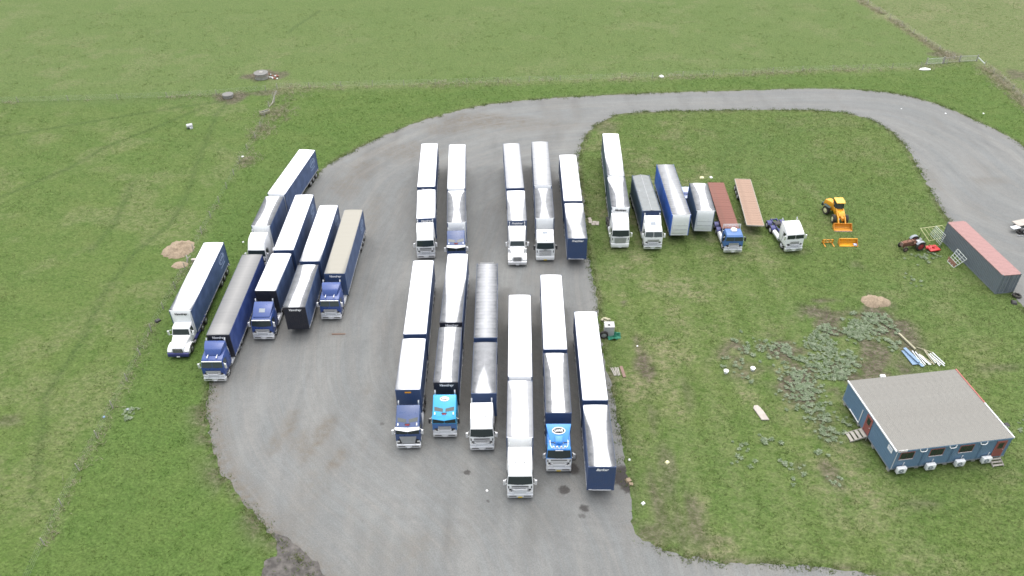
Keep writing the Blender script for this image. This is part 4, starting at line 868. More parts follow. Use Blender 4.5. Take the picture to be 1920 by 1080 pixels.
TK((-7.2, 84.95), .05, 'blue flat-nosed truck with white peaked visor in the far row', style='flat', cab='purple_blue_paint', visor='white_paint', bar=False, windows=True, windowmat='grey_glass')
TK((.74, 84.33), .0, 'white long-bonnet truck with upright chrome grille in the far row', style='bonnet_sleeper', H=3.9)
TK((4.41, 85.39), 0, 'white truck with black mirrors, round emblem and grey roof hatch', style='euro', bar=False, H=3.6, mirror='black_plastic', hatch=True, roof_lights=4, emblem=True, plate='yellow_plate', grille='white_paint', stacks=False)
# slanted group at the left
TR((-37.85, 70.5), (-38.1, 84.4), 'white-nosed trailer on the grass, leftmost of all, oval logo on navy side', white_nose=True, badge='Vawdrey', logo=True, keys=((0, .62, .75), (.08, .7, .85), (.25, .85, 1.0), (.5, 1.15, 1.2), (1, 1.2, 1.2)), soft=.25, strength=.85, seed=41)
TR((-32.3, 66.15), (-32.45, 81.6), 'long trailer with grimy grey ribbed roof on the gravel edge behind the purple-blue truck', head='headboard_black', curtain='curtain_royal', keys=((0, .5, .6), (.10, .45, .55), (.14, .05, .05), (1, .3, .3)), soft=.75, strength=.45, base=.15, ribs=True, roofm='roof_grey', seed=42)
TR((-33.05, 88.25), (-32.98, 95.8), 'white-nosed front trailer on the grass behind the half-hidden white truck', white_nose=True, badge=None, keys=((0, .6, .6), (.3, .42, .42), (.6, .4, .42), (.85, .62, .45), (1, 1.0, .55)), soft=.06, seed=43)
TR((-32.95, 96.5), (-31.25, 109.8), 'rearmost long white-roofed trailer at the left with oval logo near its tail', white_nose=True, badge=None, logo=True, seed=44)
TR((-29.0, 74.06), (-28.85, 81.8), 'white-roofed front trailer behind the blue truck with roof hatch', head='headboard_black', keys=((0, 1.2, .9), (.02, 1.2, .8), (.35, 1.2, .85), (.65, 1.2, 1.0), (1, 1.2, 1.2)), soft=.15, strength=.6, badge=None, seed=45)
TR((-28.78, 82.5), (-28.9, 96.2), 'rear long white-roofed trailer of the second slanted rig', logo=True, badge=None, seed=46)
TR((-24.95, 70.9), (-25.0, 79.3), 'uncoupled front trailer with black front and hourglass white streak on its roof', head='headboard_black', keys=((0, .53, .47), (.2, .42, .42), (.5, .30, .5), (.8, .36, .55), (1, .45, .7)), soft=.09, seed=47)
TR((-24.95, 80.0), (-24.98, 93.3), 'long white trailer coupled behind the black-fronted uncoupled one', badge=None, logo=True, keys=((0, .7, .7), (.08, .75, .8), (.3, 1.15, 1.15), (1, 1.2, 1.2)), soft=.25, strength=.75, seed=48)
TR((-21.45, 77.36), (-21.41, 92.1), 'cream ribbed-roof long trailer, rightmost of the slanted left group', head='headboard_navy', keys=((0, .75, .7), (.1, .85, .8), (.35, 1.2, 1.0), (1, 1.2, 1.2)), soft=.3, strength=.5, base=.0, ribs=True, roofm='roof_cream', logo=True, seed=49)
TK((-37.83, 66.95), 0, 'small white day-cab bonneted truck with blue bumper on the grass', style='bonnet_day', chas='chassis_blue', stacks=True, H=3.2, tank='chassis_blue')
TK((-32.5, 63.04), 0, 'purple-blue truck with curved roof fairing and bull bar at the gravel edge', style='argosy', shape='split', cab='blue_paint', fairing='scoop', visor='chrome', horns=True, H=3.85, glass='grey_glass')
TK((-33.0, 84.2), -.02, 'white high-roofed truck half hidden behind trailers in the slanted group', style='euro', H=4.1)
TK((-28.88, 69.99), 0, 'blue truck with grey roof hatch and white sun strip over the windscreen', style='argosy', cab='blue_paint', fairing='cap', visor='white_paint', H=3.85)
TK((-21.66, 73.56), 0, 'blue truck with roof horns, rightmost of the slanted left group', style='argosy', shape='split', cab='blue_paint', fairing='scoop', visor='chrome', horns=True, H=3.85, glass='grey_glass')
# right, on the grass
TR((14.85, 92.2), (15.15, 100.5), 'white-nosed front trailer on the grass with hourglass roof, leftmost of the grass row', curtain='curtain_slate', white_nose=True, badge='Maxitrans', keys=((0, .46, .38), (.1, .36, .34), (.4, .32, .46), (.75, .75, .58), (1, 1.2, .8)), soft=.06, seed=61)
TR((15.17, 101.0), (15.77, 114.4), 'longest-reaching rear trailer on the grass, white roof greying at its front', curtain='curtain_slate', badge=None, white_nose=True, keys=((0, .6, .78), (.15, .62, .85), (.4, .95, 1.05), (.65, 1.2, 1.2), (1, 1.2, 1.2)), soft=.22, strength=.85, seed=62)
TR((18.93, 91.2), (18.75, 101.0), 'slate trailer with a ridged grey tarpaulin over its load', curtain='curtain_slate', badge=None, tarp=True, seed=63)
TR((22.76, 90.1), (22.79, 104.1), 'uncoupled trailer with bright blue curtain sides, white nose and silver roof', curtain='curtain_blue', white_nose=True, badge=None, keys=((0, .3, .36), (.08, .3, .34), (.35, .28, .3), (.55, .12, .12), (.7, 0, 0), (1, 0, 0)), soft=.30, strength=.45, base=.38, ribs=True, seed=64)
TR((26.2, 91.1), (26.6, 98.5), 'short uncoupled white-nosed trailer beside the rusty flatbed, winding white roof streak', curtain='curtain_slate', white_nose=True, badge=None, keys=((0, .52, .58), (.12, .38, .45), (.5, .22, .42), (.8, .38, .45), (1, .62, .8)), soft=.08, strength=.85, seed=65)
TK((14.57, 88.22), .0, 'white truck with dark outlined grille, leftmost on the grass', style='euro', bar=False, H=4.1, grille='mesh')
TK((18.93, 87.85), 0, 'white truck with bull bar and tarpaulin-covered trailer behind', style='argosy', fairing='cap', shape='split', H=4.0, glass='grey_glass', mirror='white_paint')
TK((29.46, 86.9), 0, 'old blue truck with round white roof unit and white load rack', style='old', cab='worn_blue_paint', chas='chassis_blue', dome=True, rack=True, visor='worn_blue_paint', glass='grey_glass', stacks=False, H=3.3, mirror='black_plastic', drv=(4.9, 6.2), rim='white_trim')
TK((37.6, 87.1), .12, 'lone white truck without trailer, blue chassis bare behind its cab', style='flat', chas='chassis_blue', H=3.6, stacks=True, visor=None, rim='white_trim')
def flatbed(front, back, label, deck, width=2.5, deck2=None):
    f = Vector(front); b = Vector(back); d = b-f; L = d.length; t = thing('flatbed_trailer', label, 'trailer', (f.x, f.y, 0), math.atan2(-d.x, d.y), 'flatbed trailers on the grass'); W = width/2
    n = int(L/.62); w_ = L/n
    pm = [MB().box(-W+.07, W-.07, .008, w_-.008, 0, .05).mesh('deck_board', deck) for _ in range(1)]
    for i in range(n): link(pm[0], 'deck_board', t, (0, i*w_, 1.30+rnd.uniform(-.006, .006)))
    m = MB()
    for sx in (-1, 1): m.box(*sorted((sx*(W-.07), sx*W)), 0, L, 1.2, 1.36)
    m.box(-W+.07, W-.07, -.06, 0, 1.2, 1.37); m.box(-W+.07, W-.07, L, L+.06, 1.2, 1.37)
    m.build('coaming_rail', deck2 or deck, t)
    m = MB()
    for sx in (-1, 1): m.box(*sorted((sx*.38, sx*.52)), .4, L-.1, .8, 1.29)
    for i in range(int(L/1.2)): m.box(-W+.1, W-.1, .5+i*1.2, .58+i*1.2, 1.12, 1.28)
    m.build('chassis', 'chassis_black', t)
    for y in (L-1.2, L-2.45, L-3.7):
        for sx in (-1, 1): wheel(t, sx*(W-.3), y, .5, .56, 'white_trim')
    for sx in (-1, 1): MB().box(*sorted((sx*.8, sx*.92)), 2.6, 2.74, .0, 1.2).build('landing_leg', 'galvanised', t)
    return t
flatbed((30.0, 91.2), (30.6, 103.7), 'rusty red flatbed trailer coupled behind the old blue truck', 'rusty_deck', 2.4, 'rusty_deck')
flatbed((33.6, 91.9), (34.85, 104.7), 'empty flatbed trailer with worn brown timber deck standing alone on the grass', 'timber_deck', 2.4, 'old_timber')

# ------------------------------------------------------------------ site office (local x along its front, y towards its back)
def office():
    t = thing('site_office', 'blue portable site office with flat grey-beige sheet roof, red doors and outdoor air units', 'building', (36.1, 49.9), math.atan2(1.6, 11.8))
    Wd, Dp, zb, zr = 11.85, 9.5, .55, 3.06
    def wall(name, n, L, off, ax, mat='wall_blue', skip=()):
        pass
    # corrugated wall sheets per module: front (y=0), back, left (x=0), right
    def corr(L, z0, z1, pitch=.2, d=.022):
        m = MB(); n = int(round(L/pitch)); vs = []; xs_ = []
        for i in range(n):
            x = i*L/n; p = L/n; xs_ += [(x, 0), (x+p*.35, 0), (x+p*.5, -d), (x+p*.85, -d)]
        xs_.append((L, 0))
        for x, y in xs_: vs += [(x, y, z0), (x, y, z1)]
        m.add(vs, [(2*i, 2*i+2, 2*i+3, 2*i+1) for i in range(len(xs_)-1)]); return m
    w_ = Wd/4
    fm = corr(w_-.09, zb, zr-.04).mesh('wall_panel', 'wall_blue'); lm = corr(Dp-.1, zb, zr-.04).mesh('wall_panel', 'wall_blue')
    for i in range(4):
        link(fm, 'wall_panel', t, (i*w_+.045, 0, 0)); link(fm, 'wall_panel', t, ((i+1)*w_-.045, Dp, 0), (0, 0, math.pi))
        for y in (-.03, Dp-.06):
            for x in (i*w_+.005, (i+1)*w_-.06): MB().box(x, x+.055, y, y+.09, zb, zr-.03).build('module_post', 'wall_blue', t)
    link(lm, 'wall_panel', t, (0, Dp-.05, 0), (0, 0, -math.pi/2)); link(lm, 'wall_panel', t, (Wd, .05, 0), (0, 0, math.pi/2))
    MB().box(.03, Wd-.03, .03, Dp-.03, zb-.06, zb+.04).box(.05, Wd-.05, .05, Dp-.05, zb, zr-.1).build('inner_wall', 'wall_blue', t)
    MB().box(-.03, Wd+.03, -.045, .0, zb-.14, zb-.02).box(-.03, .0, 0, Dp, zb-.14, zb-.02).box(Wd, Wd+.03, 0, Dp, zb-.14, zb-.02).build('base_rail', 'grey_steel', t)
    m = MB()
    for i in range(5):
        for y in (.3, 3.2, 6.2, 9.1): m.box(max(.05, i*w_-.2), min(Wd-.05, i*w_+.2), y-.2, y+.2, 0, zb-.06)
    m.build('support_block', 'concrete', t)
    # roof sheets, each with its ribs; barely pitched per module
    ns = 16; sw = (Wd+.10)/ns; sm = MB(); pr = []
    for k in range(4): x = k*sw/4; pr += [(x+.002 if k == 0 else x, 0), (x+.07, 0), (x+.085, .011), (x+.112, .011), (x+.127, 0)]
    pr.append((sw-.002, 0)); vs = []
    for x, z in pr: vs += [(x, 0, z), (x, (Dp+.12), z)]
    sm.add(vs, [(2*i, 2*i+2, 2*i+3, 2*i+1) for i in range(len(pr)-1)]); sheet_me = sm.mesh('roof_sheet', 'office_roof')
    for i in range(ns): link(sheet_me, 'roof_sheet', t, (-.05+i*sw, -.06, zr+.03+rnd.uniform(0, .004)), (0, 0, 0))
    MB().box(-.04, Wd+.04, -.04, Dp+.04, zr-.03, zr+.015).build('roof_frame', 'wall_blue', t)
    MB().box(-.13, -.02, -.08, Dp+.08, zr-.05, zr+.085).build('roof_flashing', 'white_trim', t)
    MB().box(Wd+.02, Wd+.13, -.08, 4.6, zr-.05, zr+.085).build('roof_flashing', 'white_trim', t)
    MB().box(Wd+.02, Wd+.14, 4.61, Dp+.08, zr-.05, zr+.09).build('roof_flashing', 'red_trim', t)['label'] = 'faded red edge flashing'
    m = MB(); m.box(-.04, Wd+.04, -.085, -.035, zr-.16, zr+.0); m.build('fascia', 'wall_blue', t)
    # windows
    for x0 in (.58, 3.62, 6.66):
        MB().box(x0-.05, x0+1.38, -.055, -.02, 1.78, 2.76).build('window_frame', 'red_trim', t)
        g_ = MB().box(x0, x0+.66, -.066, -.05, 1.83, 2.71).box(x0+.68, x0+1.33, -.062, -.05, 1.83, 2.71).build('window_pane', 'dark_glass', t)
        MB().box(x0-.05, x0+1.38, -.09, -.055, 1.75, 1.79).build('window_sill', 'white_trim', t)
    # doors
    def door(o, rz):
        e = thing('x', '', ''); bpy.data.objects.remove(e)
        d = MB().box(0, .92, -.07, -.03, .62, 2.68).build('door', 'red_door', t); d.location = o; d.rotation_euler = (0, 0, rz)
        MB().box(-.06, 0, -.085, -.03, .60, 2.74).box(.92, .98, -.085, -.03, .60, 2.74).box(-.06, .98, -.085, -.03, 2.68, 2.75).build('door_frame', 'red_trim', d)
        MB().box(.2, .72, -.082, -.068, 1.75, 2.5).build('door_window', 'dark_glass', d)
        MB().box(.8, .87, -.11, -.07, 1.55, 1.62).build('door_handle', 'chrome', d)
    door((10.45, 0, 0), 0); door((0, 5.15, 0), -math.pi/2)
    # outdoor air units on brackets with their pipes
    for i, x in enumerate((.55, 3.55, 6.58, 9.35)):
        a = MB().box(x-.02, x+.90, -.50, -.14, .27, .96).build('air_unit', 'white_paint', t, bevel=.03)
        MB().cyl((x+.36, -.520, .62), (x+.36, -.49, .62), .26, n=20).build('fan_grille', 'grey_steel', a)
        MB().cyl((x+.36, -.535, .62), (x+.36, -.50, .62), .07, n=10).build('fan_hub', 'white_trim', a)
        MB().box(x+.04, x+.1, -.48, -.03, .2, .28).box(x+.76, x+.82, -.48, -.03, .2, .28).build('bracket', 'galvanised', a)
        MB().box(x+.66, x+.73, -.06, -.04, .9, 1.28).cyl((x+.70, -.09, 1.28), (x+.70, -.04, 1.28), .06, n=8).build('pipe_cover', 'white_trim', a)
    # white cable loops over the module joins
    for x in (2.7, 5.68, 8.85):
        m = MB(); m.tube([(x-.36, -.10, 3.02), (x-.33, -.16, 2.86), (x-.2, -.2, 2.78), (x+.2, -.2, 2.78), (x+.33, -.16, 2.86), (x+.36, -.10, 3.02)], .035); m.build('cable_loop', 'white_paint', t)
    for x in (w_, 2*w_, 3*w_): MB().box(x-.025, x+.025, -.075, -.045, zb, zr-.16).build('joint_cover', 'wall_blue', t)
    MB().cyl((.09, -.07, zb), (.09, -.07, zr-.2), .03).build('downpipe', 'white_trim', t)
    m = MB(); m.tube([(-.05, 7.95, .62), (-.06, 6.05, .55), (-.06, 6.02, 2.4)], .045); m.build('waste_pipe', 'white_paint', t)
    # signs: marks on them are too small to read
    s1 = MB().box(.12, 1.02, -.12, -.09, 2.96, 3.22).build('sign_board', 'white_print', t)
    MB().box(.40, .96, -.126, -.12, 3.06, 3.10).build('sign_stripe', 'red_trim', s1); MB().cyl((.24, -.127, 3.09), (.24, -.12, 3.09), .07, n=12).build('sign_mark', 'red_trim', s1)
    s2 = MB().box(-.06, -.03, .45, 1.2, 2.2, 2.75).build('sign_board', 'white_print', t)
    MB().box(-.066, -.06, .55, 1.1, 2.52, 2.62).box(-.066, -.06, .6, 1.05, 2.36, 2.42).build('sign_mark', 'faded_print', s2)
    return t
office()
def steps(o, rz, label, n=4, rise=.15, run=.3, wd=1.05):
    t = thing('timber_steps', label, 'steps', o, rz, 'steps up to the site office doors'); dpt = n*run
    for i in range(n):
        MB().box(-wd/2, wd/2, -dpt+i*run+.02, -dpt+(i+1)*run-.05, (i+1)*rise-.045, (i+1)*rise).build('tread', 'old_timber', t)
    for sx in (-1, 1):
        x0, x1 = sorted((sx*wd/2, sx*(wd/2+.05)))
        m = MB(); vs = [(x, y, z) for x in (x0, x1) for y, z in ((-dpt-.05, 0), (-dpt-.05, .14), (0, n*rise+.06), (0, n*rise-.16))]
        m.add(vs, [(0, 1, 2, 3), (7, 6, 5, 4), (0, 4, 5, 1), (1, 5, 6, 2), (2, 6, 7, 3), (3, 7, 4, 0)]); m.build('stringer', 'old_timber', t)
        MB().box(x0, x1, -.06, 0, 0, n*rise).build('leg', 'old_timber', t)
    return t
oa = math.atan2(1.6, 11.8)
def offl(x, y): return (36.1+x*math.cos(oa)-y*math.sin(oa), 49.9+x*math.sin(oa)+y*math.cos(oa))
steps(offl(-.08, 4.69), oa-math.pi/2, 'weathered timber steps below the red door in the left wall of the office', n=4, run=.42)
steps(offl(10.9, -.1), oa, 'small timber steps below the red door at the right end of the office front', n=3, run=.26)

# ------------------------------------------------------------------ shipping container
def container():
    f = Vector((61.3, 77.9)); b = Vector((59.9, 90.05)); d = b-f; L = d.length; H = 2.9; W = 1.22
    t = thing('shipping_container', 'long grey-blue shipping container with faded red roof beside the gravel road', 'container', (f.x, f.y), math.atan2(-d.x, d.y))
    def corr(L, z0, z1, pitch, dd):
        m = MB(); n = int(round(L/pitch)); p = L/n; q = []
        for i in range(n): x = i*p; q += [(x, 0), (x+p*.3, 0), (x+p*.45, dd), (x+p*.85, dd)]
        q.append((L, 0)); vs = []
        for x, y in q: vs += [(x, y, z0), (x, y, z1)]
        return m.add(vs, [(2*i, 2*i+2, 2*i+3, 2*i+1) for i in range(len(q)-1)])
    sm = corr(L-.3, .16, H-.1, .28, .036).mesh('side_panel', 'container_grey')
    link(sm, 'side_panel', t, (-W+.0, L-.15, 0), (0, 0, -math.pi/2)); link(sm, 'side_panel', t, (W, .15, 0), (0, 0, math.pi/2))
    em = corr(2*W-.24, .16, H-.1, .28, .036).mesh('end_panel', 'container_grey'); link(em, 'end_panel', t, (W-.12, L-.02, 0), (0, 0, math.pi))
    n = 10; wl = (L-.3)/n
    rm = MB(); q = []
    for k in range(4): y = k*wl/4; q += [(y, 0), (y+wl*.10, 0), (y+wl*.13, .022), (y+wl*.22, .022)]
    q.append((wl-.012, 0)); vs = []
    for y, z in q: vs += [(-W+.06, y, z), (W-.06, y, z)]
    rm.add(vs, [(2*i, 2*i+1, 2*i+3, 2*i+2) for i in range(len(q)-1)]); rme = rm.mesh('roof_panel', 'red_roof')
    for i in range(n): link(rme, 'roof_panel', t, (0, .15+i*wl, H-.035))
    m = MB()
    for sx in (-1, 1):
        m.box(*sorted((sx*(W-.06), sx*(W+.02))), .12, L-.12, H-.10, H-.02)
    m.box(-W+.06, W-.06, .0, .15, H-.12, H-.02).box(-W+.06, W-.06, L-.15, L, H-.12, H-.02); m.build('top_rail', 'red_roof', t)
    m = MB()
    for sx in (-1, 1): m.box(*sorted((sx*(W-.07), sx*(W+.01))), .12, L-.12, .0, .16)
    m.box(-W, W, .0, .12, .0, .14); m.build('bottom_rail', 'container_grey', t)
    for sx in (-1, 1):
        for y in (0, L-.13): MB().box(*sorted((sx*(W-.13), sx*(W+.02))), y, y+.13, 0, H).build('corner_post', 'container_grey', t)
    for sx in (-1, 1):
        d_ = MB().box(*sorted((sx*.02, sx*(W-.14))), .04, .08, .15, H-.13).build('door', 'container_grey', t)
        for z in (.55, 1.1, 1.65, 2.2): MB().box(*sorted((sx*.10, sx*(W-.2))), .015, .04, z, z+.07).build('door_rib', 'container_grey', d_)
        for q_ in (.3, .8): MB().cyl((sx*q_, -.01, .18), (sx*q_, -.01, H-.16), .02, n=6).build('lock_bar', 'galvanised', d_)
    MB().box(-.015, .015, .03, .07, .15, H-.13).build('door_gasket', 'container_seal', t)
container()

# ------------------------------------------------------------------ yellow wheel loader, jointed, bucket on the ground
def loader():
    t = thing('wheel_loader', 'yellow wheel loader facing the camera with its bucket lowered on the grass', 'loader', (46.15, 92.75), -.05)
    Y = 'yellow_paint'
    MB().loft([(1.35, .75, .40), (1.35, 1.35, .38), (1.75, 1.62, .42), (3.1, 1.62, .46), (3.1, .7, .46), (2.4, .55, .46)]).build('front_frame', Y, t, bevel=.04)
    for sx in (-1, 1):
        m = MB(); x0, x1 = sorted((sx*.40, sx*.54)); pr = [(.5, .35), (.45, .6), (1.2, 1.15), (2.5, 1.75), (2.75, 1.72), (2.75, 1.45), (1.4, .85)]
        n = len(pr); m.add([(x0, y, z) for y, z in pr]+[(x1, y, z) for y, z in pr], [tuple(range(n)), tuple(range(2*n-1, n-1, -1))]+[(i, i+n, (i+1) % n+n, (i+1) % n) for i in range(n)]); m.build('lift_arm', Y, t)
        MB().cyl((sx*.28, 1.1, .8), (sx*.28, 2.4, 1.3), .06, n=10).build('ram', 'chrome', t)
        wheel(t, sx*.85, 1.75, .62, .42, 'cream_panel')
    m = MB(); m.box(-.16, .16, .7, 2.2, 1.0, 1.35); m.cyl((0, .7, .9), (0, 2.3, 1.5), .08); m.build('tilt_link', 'orange_yellow_paint', t)
    # bucket
    m = MB(); pr = [(-.55, .02), (-.5, 0), (.30, 0), (.48, .15), (.52, .5), (.34, .80), (.26, .80), (.40, .5), (.36, .2), (.22, .08)]
    n = len(pr); m.add([(-1.22, y, z) for y, z in pr]+[(1.22, y, z) for y, z in pr], [tuple(range(n)), tuple(range(2*n-1, n-1, -1))]+[(i, i+n, (i+1) % n+n, (i+1) % n) for i in range(n)])
    bk = m.build('bucket', 'orange_yellow_paint', t)
    for sx in (-1, 1):
        m = MB(); x0, x1 = sorted((sx*1.2, sx*1.25)); pr = [(-.5, 0), (.3, 0), (.5, .15), (.54, .5), (.34, .82), (.1, .6)]; n = len(pr)
        m.add([(x0, y, z) for y, z in pr]+[(x1, y, z) for y, z in pr], [tuple(range(n)), tuple(range(2*n-1, n-1, -1))]+[(i, i+n, (i+1) % n+n, (i+1) % n) for i in range(n)]); m.build('bucket_side', 'orange_yellow_paint', bk)
    MB().box(-1.22, 1.22, -.62, -.3, .0, .03).build('cutting_edge', 'brown_timber', bk)
    # cab
    MB().loft([(2.75, .9, .55), (2.7, 1.6, .55), (4.05, 1.6, .58), (4.05, .9, .58)]).build('cab_base', Y, t, bevel=.03)
    MB().loft([(2.78, 1.6, .52), (2.92, 2.55, .48), (3.95, 2.55, .50), (4.03, 1.6, .54)]).build('cab_glass', 'green_engine', t)
    m = MB()
    for sx in (-1, 1):
        m.cyl((sx*.54, 2.76, 1.6), (sx*.5, 2.90, 2.56), .04); m.cyl((sx*.56, 4.04, 1.6), (sx*.52, 3.96, 2.56), .04); m.cyl((sx*.55, 3.4, 1.6), (sx*.51, 3.4, 2.56), .03)
    m.build('cab_pillar', 'black_plastic', t)
    MB().loft([(2.62, 2.56, .60), (2.62, 2.66, .58), (3.1, 2.74, .62), (4.1, 2.72, .62), (4.1, 2.56, .64)]).build('cab_roof', 'pale_yellow_paint', t, bevel=.04)
    # rear body swings to the left at the joint
    a = R(24); O = Vector((0, 3.4, 0))
    X_ = Matrix.Translation(O) @ Matrix.Rotation(a, 4, 'Z')
    MB().loft([(.5, .75, .48), (.45, 1.9, .46), (1.0, 1.95, .46), (2.2, 1.75, .46), (2.35, 1.2, .48), (2.35, .7, .48)]).build('engine_cover', Y, t, bevel=.07, xf=X_)
    MB().loft([(2.3, .6, .6), (2.3, 1.1, .6), (2.62, 1.1, .58), (2.62, .6, .58)]).build('counterweight', 'green_engine', t, bevel=.05, xf=X_)
    MB().cyl((.2, 1.3, 1.9), (.2, 1.3, 2.4), .06).build('exhaust', 'black_plastic', t, xf=X_)
    for sx in (-1, 1):
        v = X_ @ Vector((sx*.85, 1.15, .62)); wheel(t, v.x, v.y, .62, .42, 'cream_panel', rot=(0, 0, a))
        MB().box(*sorted((sx*.62, sx*1.08)), .55, 1.75, 1.28, 1.34).build('mudguard', 'green_engine', t, xf=X_)
loader()
t = thing('fork_frame', 'yellow fork frame attachment lying on the grass left of the loose bucket', 'attachment', (42.96, 89.34), .03)
m = MB()
for z in (.10, .50): m.box(-.78, .78, -.05, .05, z, z+.10)
for x in (-.78, -.3, .22, .70): m.box(x, x+.08, -.05, .05, .1, .6)
m.build('frame', 'orange_yellow_paint', t)
for x in (-.62, .55): MB().box(x, x+.12, -.95, 0, .02, .08).build('fork', 'orange_yellow_paint', t)
for x in (-.62, .55): MB().box(x, x+.12, -.1, .0, .02, .62).build('fork_back', 'yellow_paint', t)
t = thing('spare_bucket', 'loose yellow loader bucket lying on the grass in front of the loader', 'bucket', (45.60, 88.78), -.03)
m = MB(); pr = [(-.30, .0), (.55, .0), (.62, .5), (.45, .86), (.37, .82), (.52, .48), (.46, .08), (-.30, .05)]; n = len(pr)
m.add([(-1.22, y, z) for y, z in pr]+[(1.22, y, z) for y, z in pr], [tuple(range(n)), tuple(range(2*n-1, n-1, -1))]+[(i, i+n, (i+1) % n+n, (i+1) % n) for i in range(n)]); m.build('shell', 'yellow_paint', t)
for sx in (-1, 1): MB().quad([(sx*1.23, -.35, 0), (sx*1.23, .6, 0), (sx*1.23, .64, .5), (sx*1.23, .45, .86)][::sx], .04).build('side_plate', 'orange_yellow_paint', t)
MB().box(.7, 1.1, -.25, .2, .05, .22).build('bracket', 'pale_lilac', t, bevel=.03)

# ------------------------------------------------------------------ old tractor with slasher
def tractor():
    t = thing('old_tractor', 'rusty old tractor with red-rimmed rear wheels and worn bonnet', 'tractor', (52.10, 87.67), R(-78))   # faces -Y locally, turned to face left
    MB().loft([(.15, .62, .24), (.12, 1.0, .26), (.3, 1.2, .26), (1.45, 1.28, .26), (1.45, .75, .26)]).build('bonnet', 'rust', t, bevel=.05)
    MB().box(-.20, .20, .2, 3.0, .48, .80).build('body', 'rust', t, bevel=.04)
    MB().box(-.26, .26, .06, .13, .6, 1.15).build('grille', 'brown_timber', t)
    MB().box(-.55, .55, 2.25, 2.95, .72, .85).build('footplate', 'rust', t)
    MB().loft([(1.5, .8, .2), (1.5, 1.3, .22), (1.75, 1.32, .22), (1.85, .8, .2)]).build('dashboard', 'rust', t, bevel=.03)
    MB().tube([(0, 1.8, 1.2), (0, 2.05, 1.42)], .025).build('steering_column', 'black_plastic', t)
    link(ring(.2, .2, .03).mesh('steering_wheel', 'black_plastic'), 'steering_wheel', t, (0, 2.06, 1.43), (R(35), 0, 0))
    MB().loft([(2.3, 1.0, .22), (2.3, 1.08, .24), (2.7, 1.1, .24), (2.82, 1.4, .2), (2.86, 1.4, .2), (2.78, 1.0, .22)]).build('seat', 'galvanised', t, bevel=.02)
    MB().cyl((.1, .8, 1.2), (.1, .8, 1.75), .035).build('exhaust', 'rust', t)
    for sx in (-1, 1):
        wheel(t, sx*.62, .45, .36, .16, 'brown_timber'); wheel(t, sx*.75, 2.45, .68, .34, 'red_rim')
        m = MB(); x0, x1 = sorted((sx*.55, sx*.95)); vs = []
        for i in range(8): a = R(20+130*i/7); vs += [(x0, 2.45+.76*math.cos(a), .68+.76*math.sin(a)), (x1, 2.45+.76*math.cos(a), .68+.76*math.sin(a))]
        m.add(vs, [(2*i, 2*i+1, 2*i+3, 2*i+2) for i in range(7)]); m.build('mudguard', 'grey_steel', t)
        MB().tube([(sx*.42, 2.7, .8), (sx*.42, 2.95, 2.05)], .035).build('roll_bar_post', 'black_plastic', t)
    MB().box(-.6, .6, .38, .48, .38, .48).build('front_axle', 'rust', t)
tractor()
t = thing('slasher', 'red grass slasher hitched behind the rusty tractor', 'mower', (56.47, 87.48), R(-78))
MB().loft([(-.75, .22, .62), (-.75, .40, .62), (.75, .40, .62), (.8, .22, .62)]).build('deck', 'red_paint', t, bevel=.06)
MB().cyl((0, 0, .40), (0, 0, .60), .18, n=12).build('gearbox', 'red_paint', t); MB().cyl((0, -.75, .45), (0, -1.15, .5), .12, n=10).build('drive_shaft', 'red_paint', t)
m = MB(); m.tube([(-.3, -.6, .4), (0, -.8, 1.0), (.3, -.6, .4)], .035); m.tube([(0, -.8, 1.0), (0, .6, .42)], .03); m.build('hitch_frame', 'red_paint', t)
wheel(t, 0, .95, .2, .12, 'galvanised')

# ------------------------------------------------------------------ tube panels leaning by the container
def panel(name, corners, label, mat, nv, nh, r=.03):
    A, B, C, D = [Vector(c) for c in corners]     # bottom a, bottom b, top b, top a
    t = thing(name, label, 'fence panel', A, 0, 'livestock panels leaning by the container'); q = lambda u, v: (A*(1-u)+B*u)*(1-v)+(D*(1-u)+C*u)*v-A
    m = MB(); m.tube([q(0, 0), q(1, 0), q(1, 1), q(0, 1), q(0, 0)], r*1.2); m.build('frame', mat, t)
    for i in range(1, nh): MB().cyl(q(0, i/nh), q(1, i/nh), r).build('rail', mat, t)
    for i in range(1, nv): MB().cyl(q(i/nv, 0), q(i/nv, 1), r*.8).build('stile', mat, t)
panel('yard_panel', [(56.96, 89.65, 0), (60.79, 91.05, 0), (59.20, 91.65, 1.2), (56.19, 91.33, 1.0)], 'cream tube panel nearest the tractor, leaning back behind the slasher', 'cream_panel', 6, 1)
panel('yard_panel', [(57.89, 91.49, 0), (58.03, 88.60, 0), (57.97, 88.21, 1.9), (57.65, 90.45, 1.9)], 'white tube panel leaning on the far corner of the container', 'white_tube', 3, 6)
panel('yard_panel', [(57.32, 84.86, 0), (57.51, 83.42, 0), (58.83, 83.48, 1.3), (58.51, 85.51, 1.5)], 'white tube panel leaning on the long side of the container above a rusty sheet', 'white_tube', 3, 6)
t = tag(MB().quad([(57.38, 85.03, .05), (57.58, 83.46, .05), (57.75, 83.55, .5), (57.59, 85.37, .5)], .04).build('rusty_sheet', 'rust'), 'rust-red sheet on the grass under the tube panel beside the container', 'sheet')
o_ = (62.53, 77.23)
e = thing('worn_wheel', 'black tyre lying by the door end of the container', 'tyre', o_); a_, b_2 = wheel_meshes(.5, .26, 'rubber'); link(a_, 'tread', e, (0, 0, .14), (0, R(90), 0)); 
e = thing('machinery', 'cream and black pump machinery on the gravel cut off by the right picture edge', 'machine', (70.20, 91.04), .3)
MB().box(.2, 2.6, .9, 2.2, .7, .82).build('tray', 'pale_concrete', e); MB().box(-.9, .3, .6, 1.3, .62, .72).build('side_flap', 'white_trim', e)
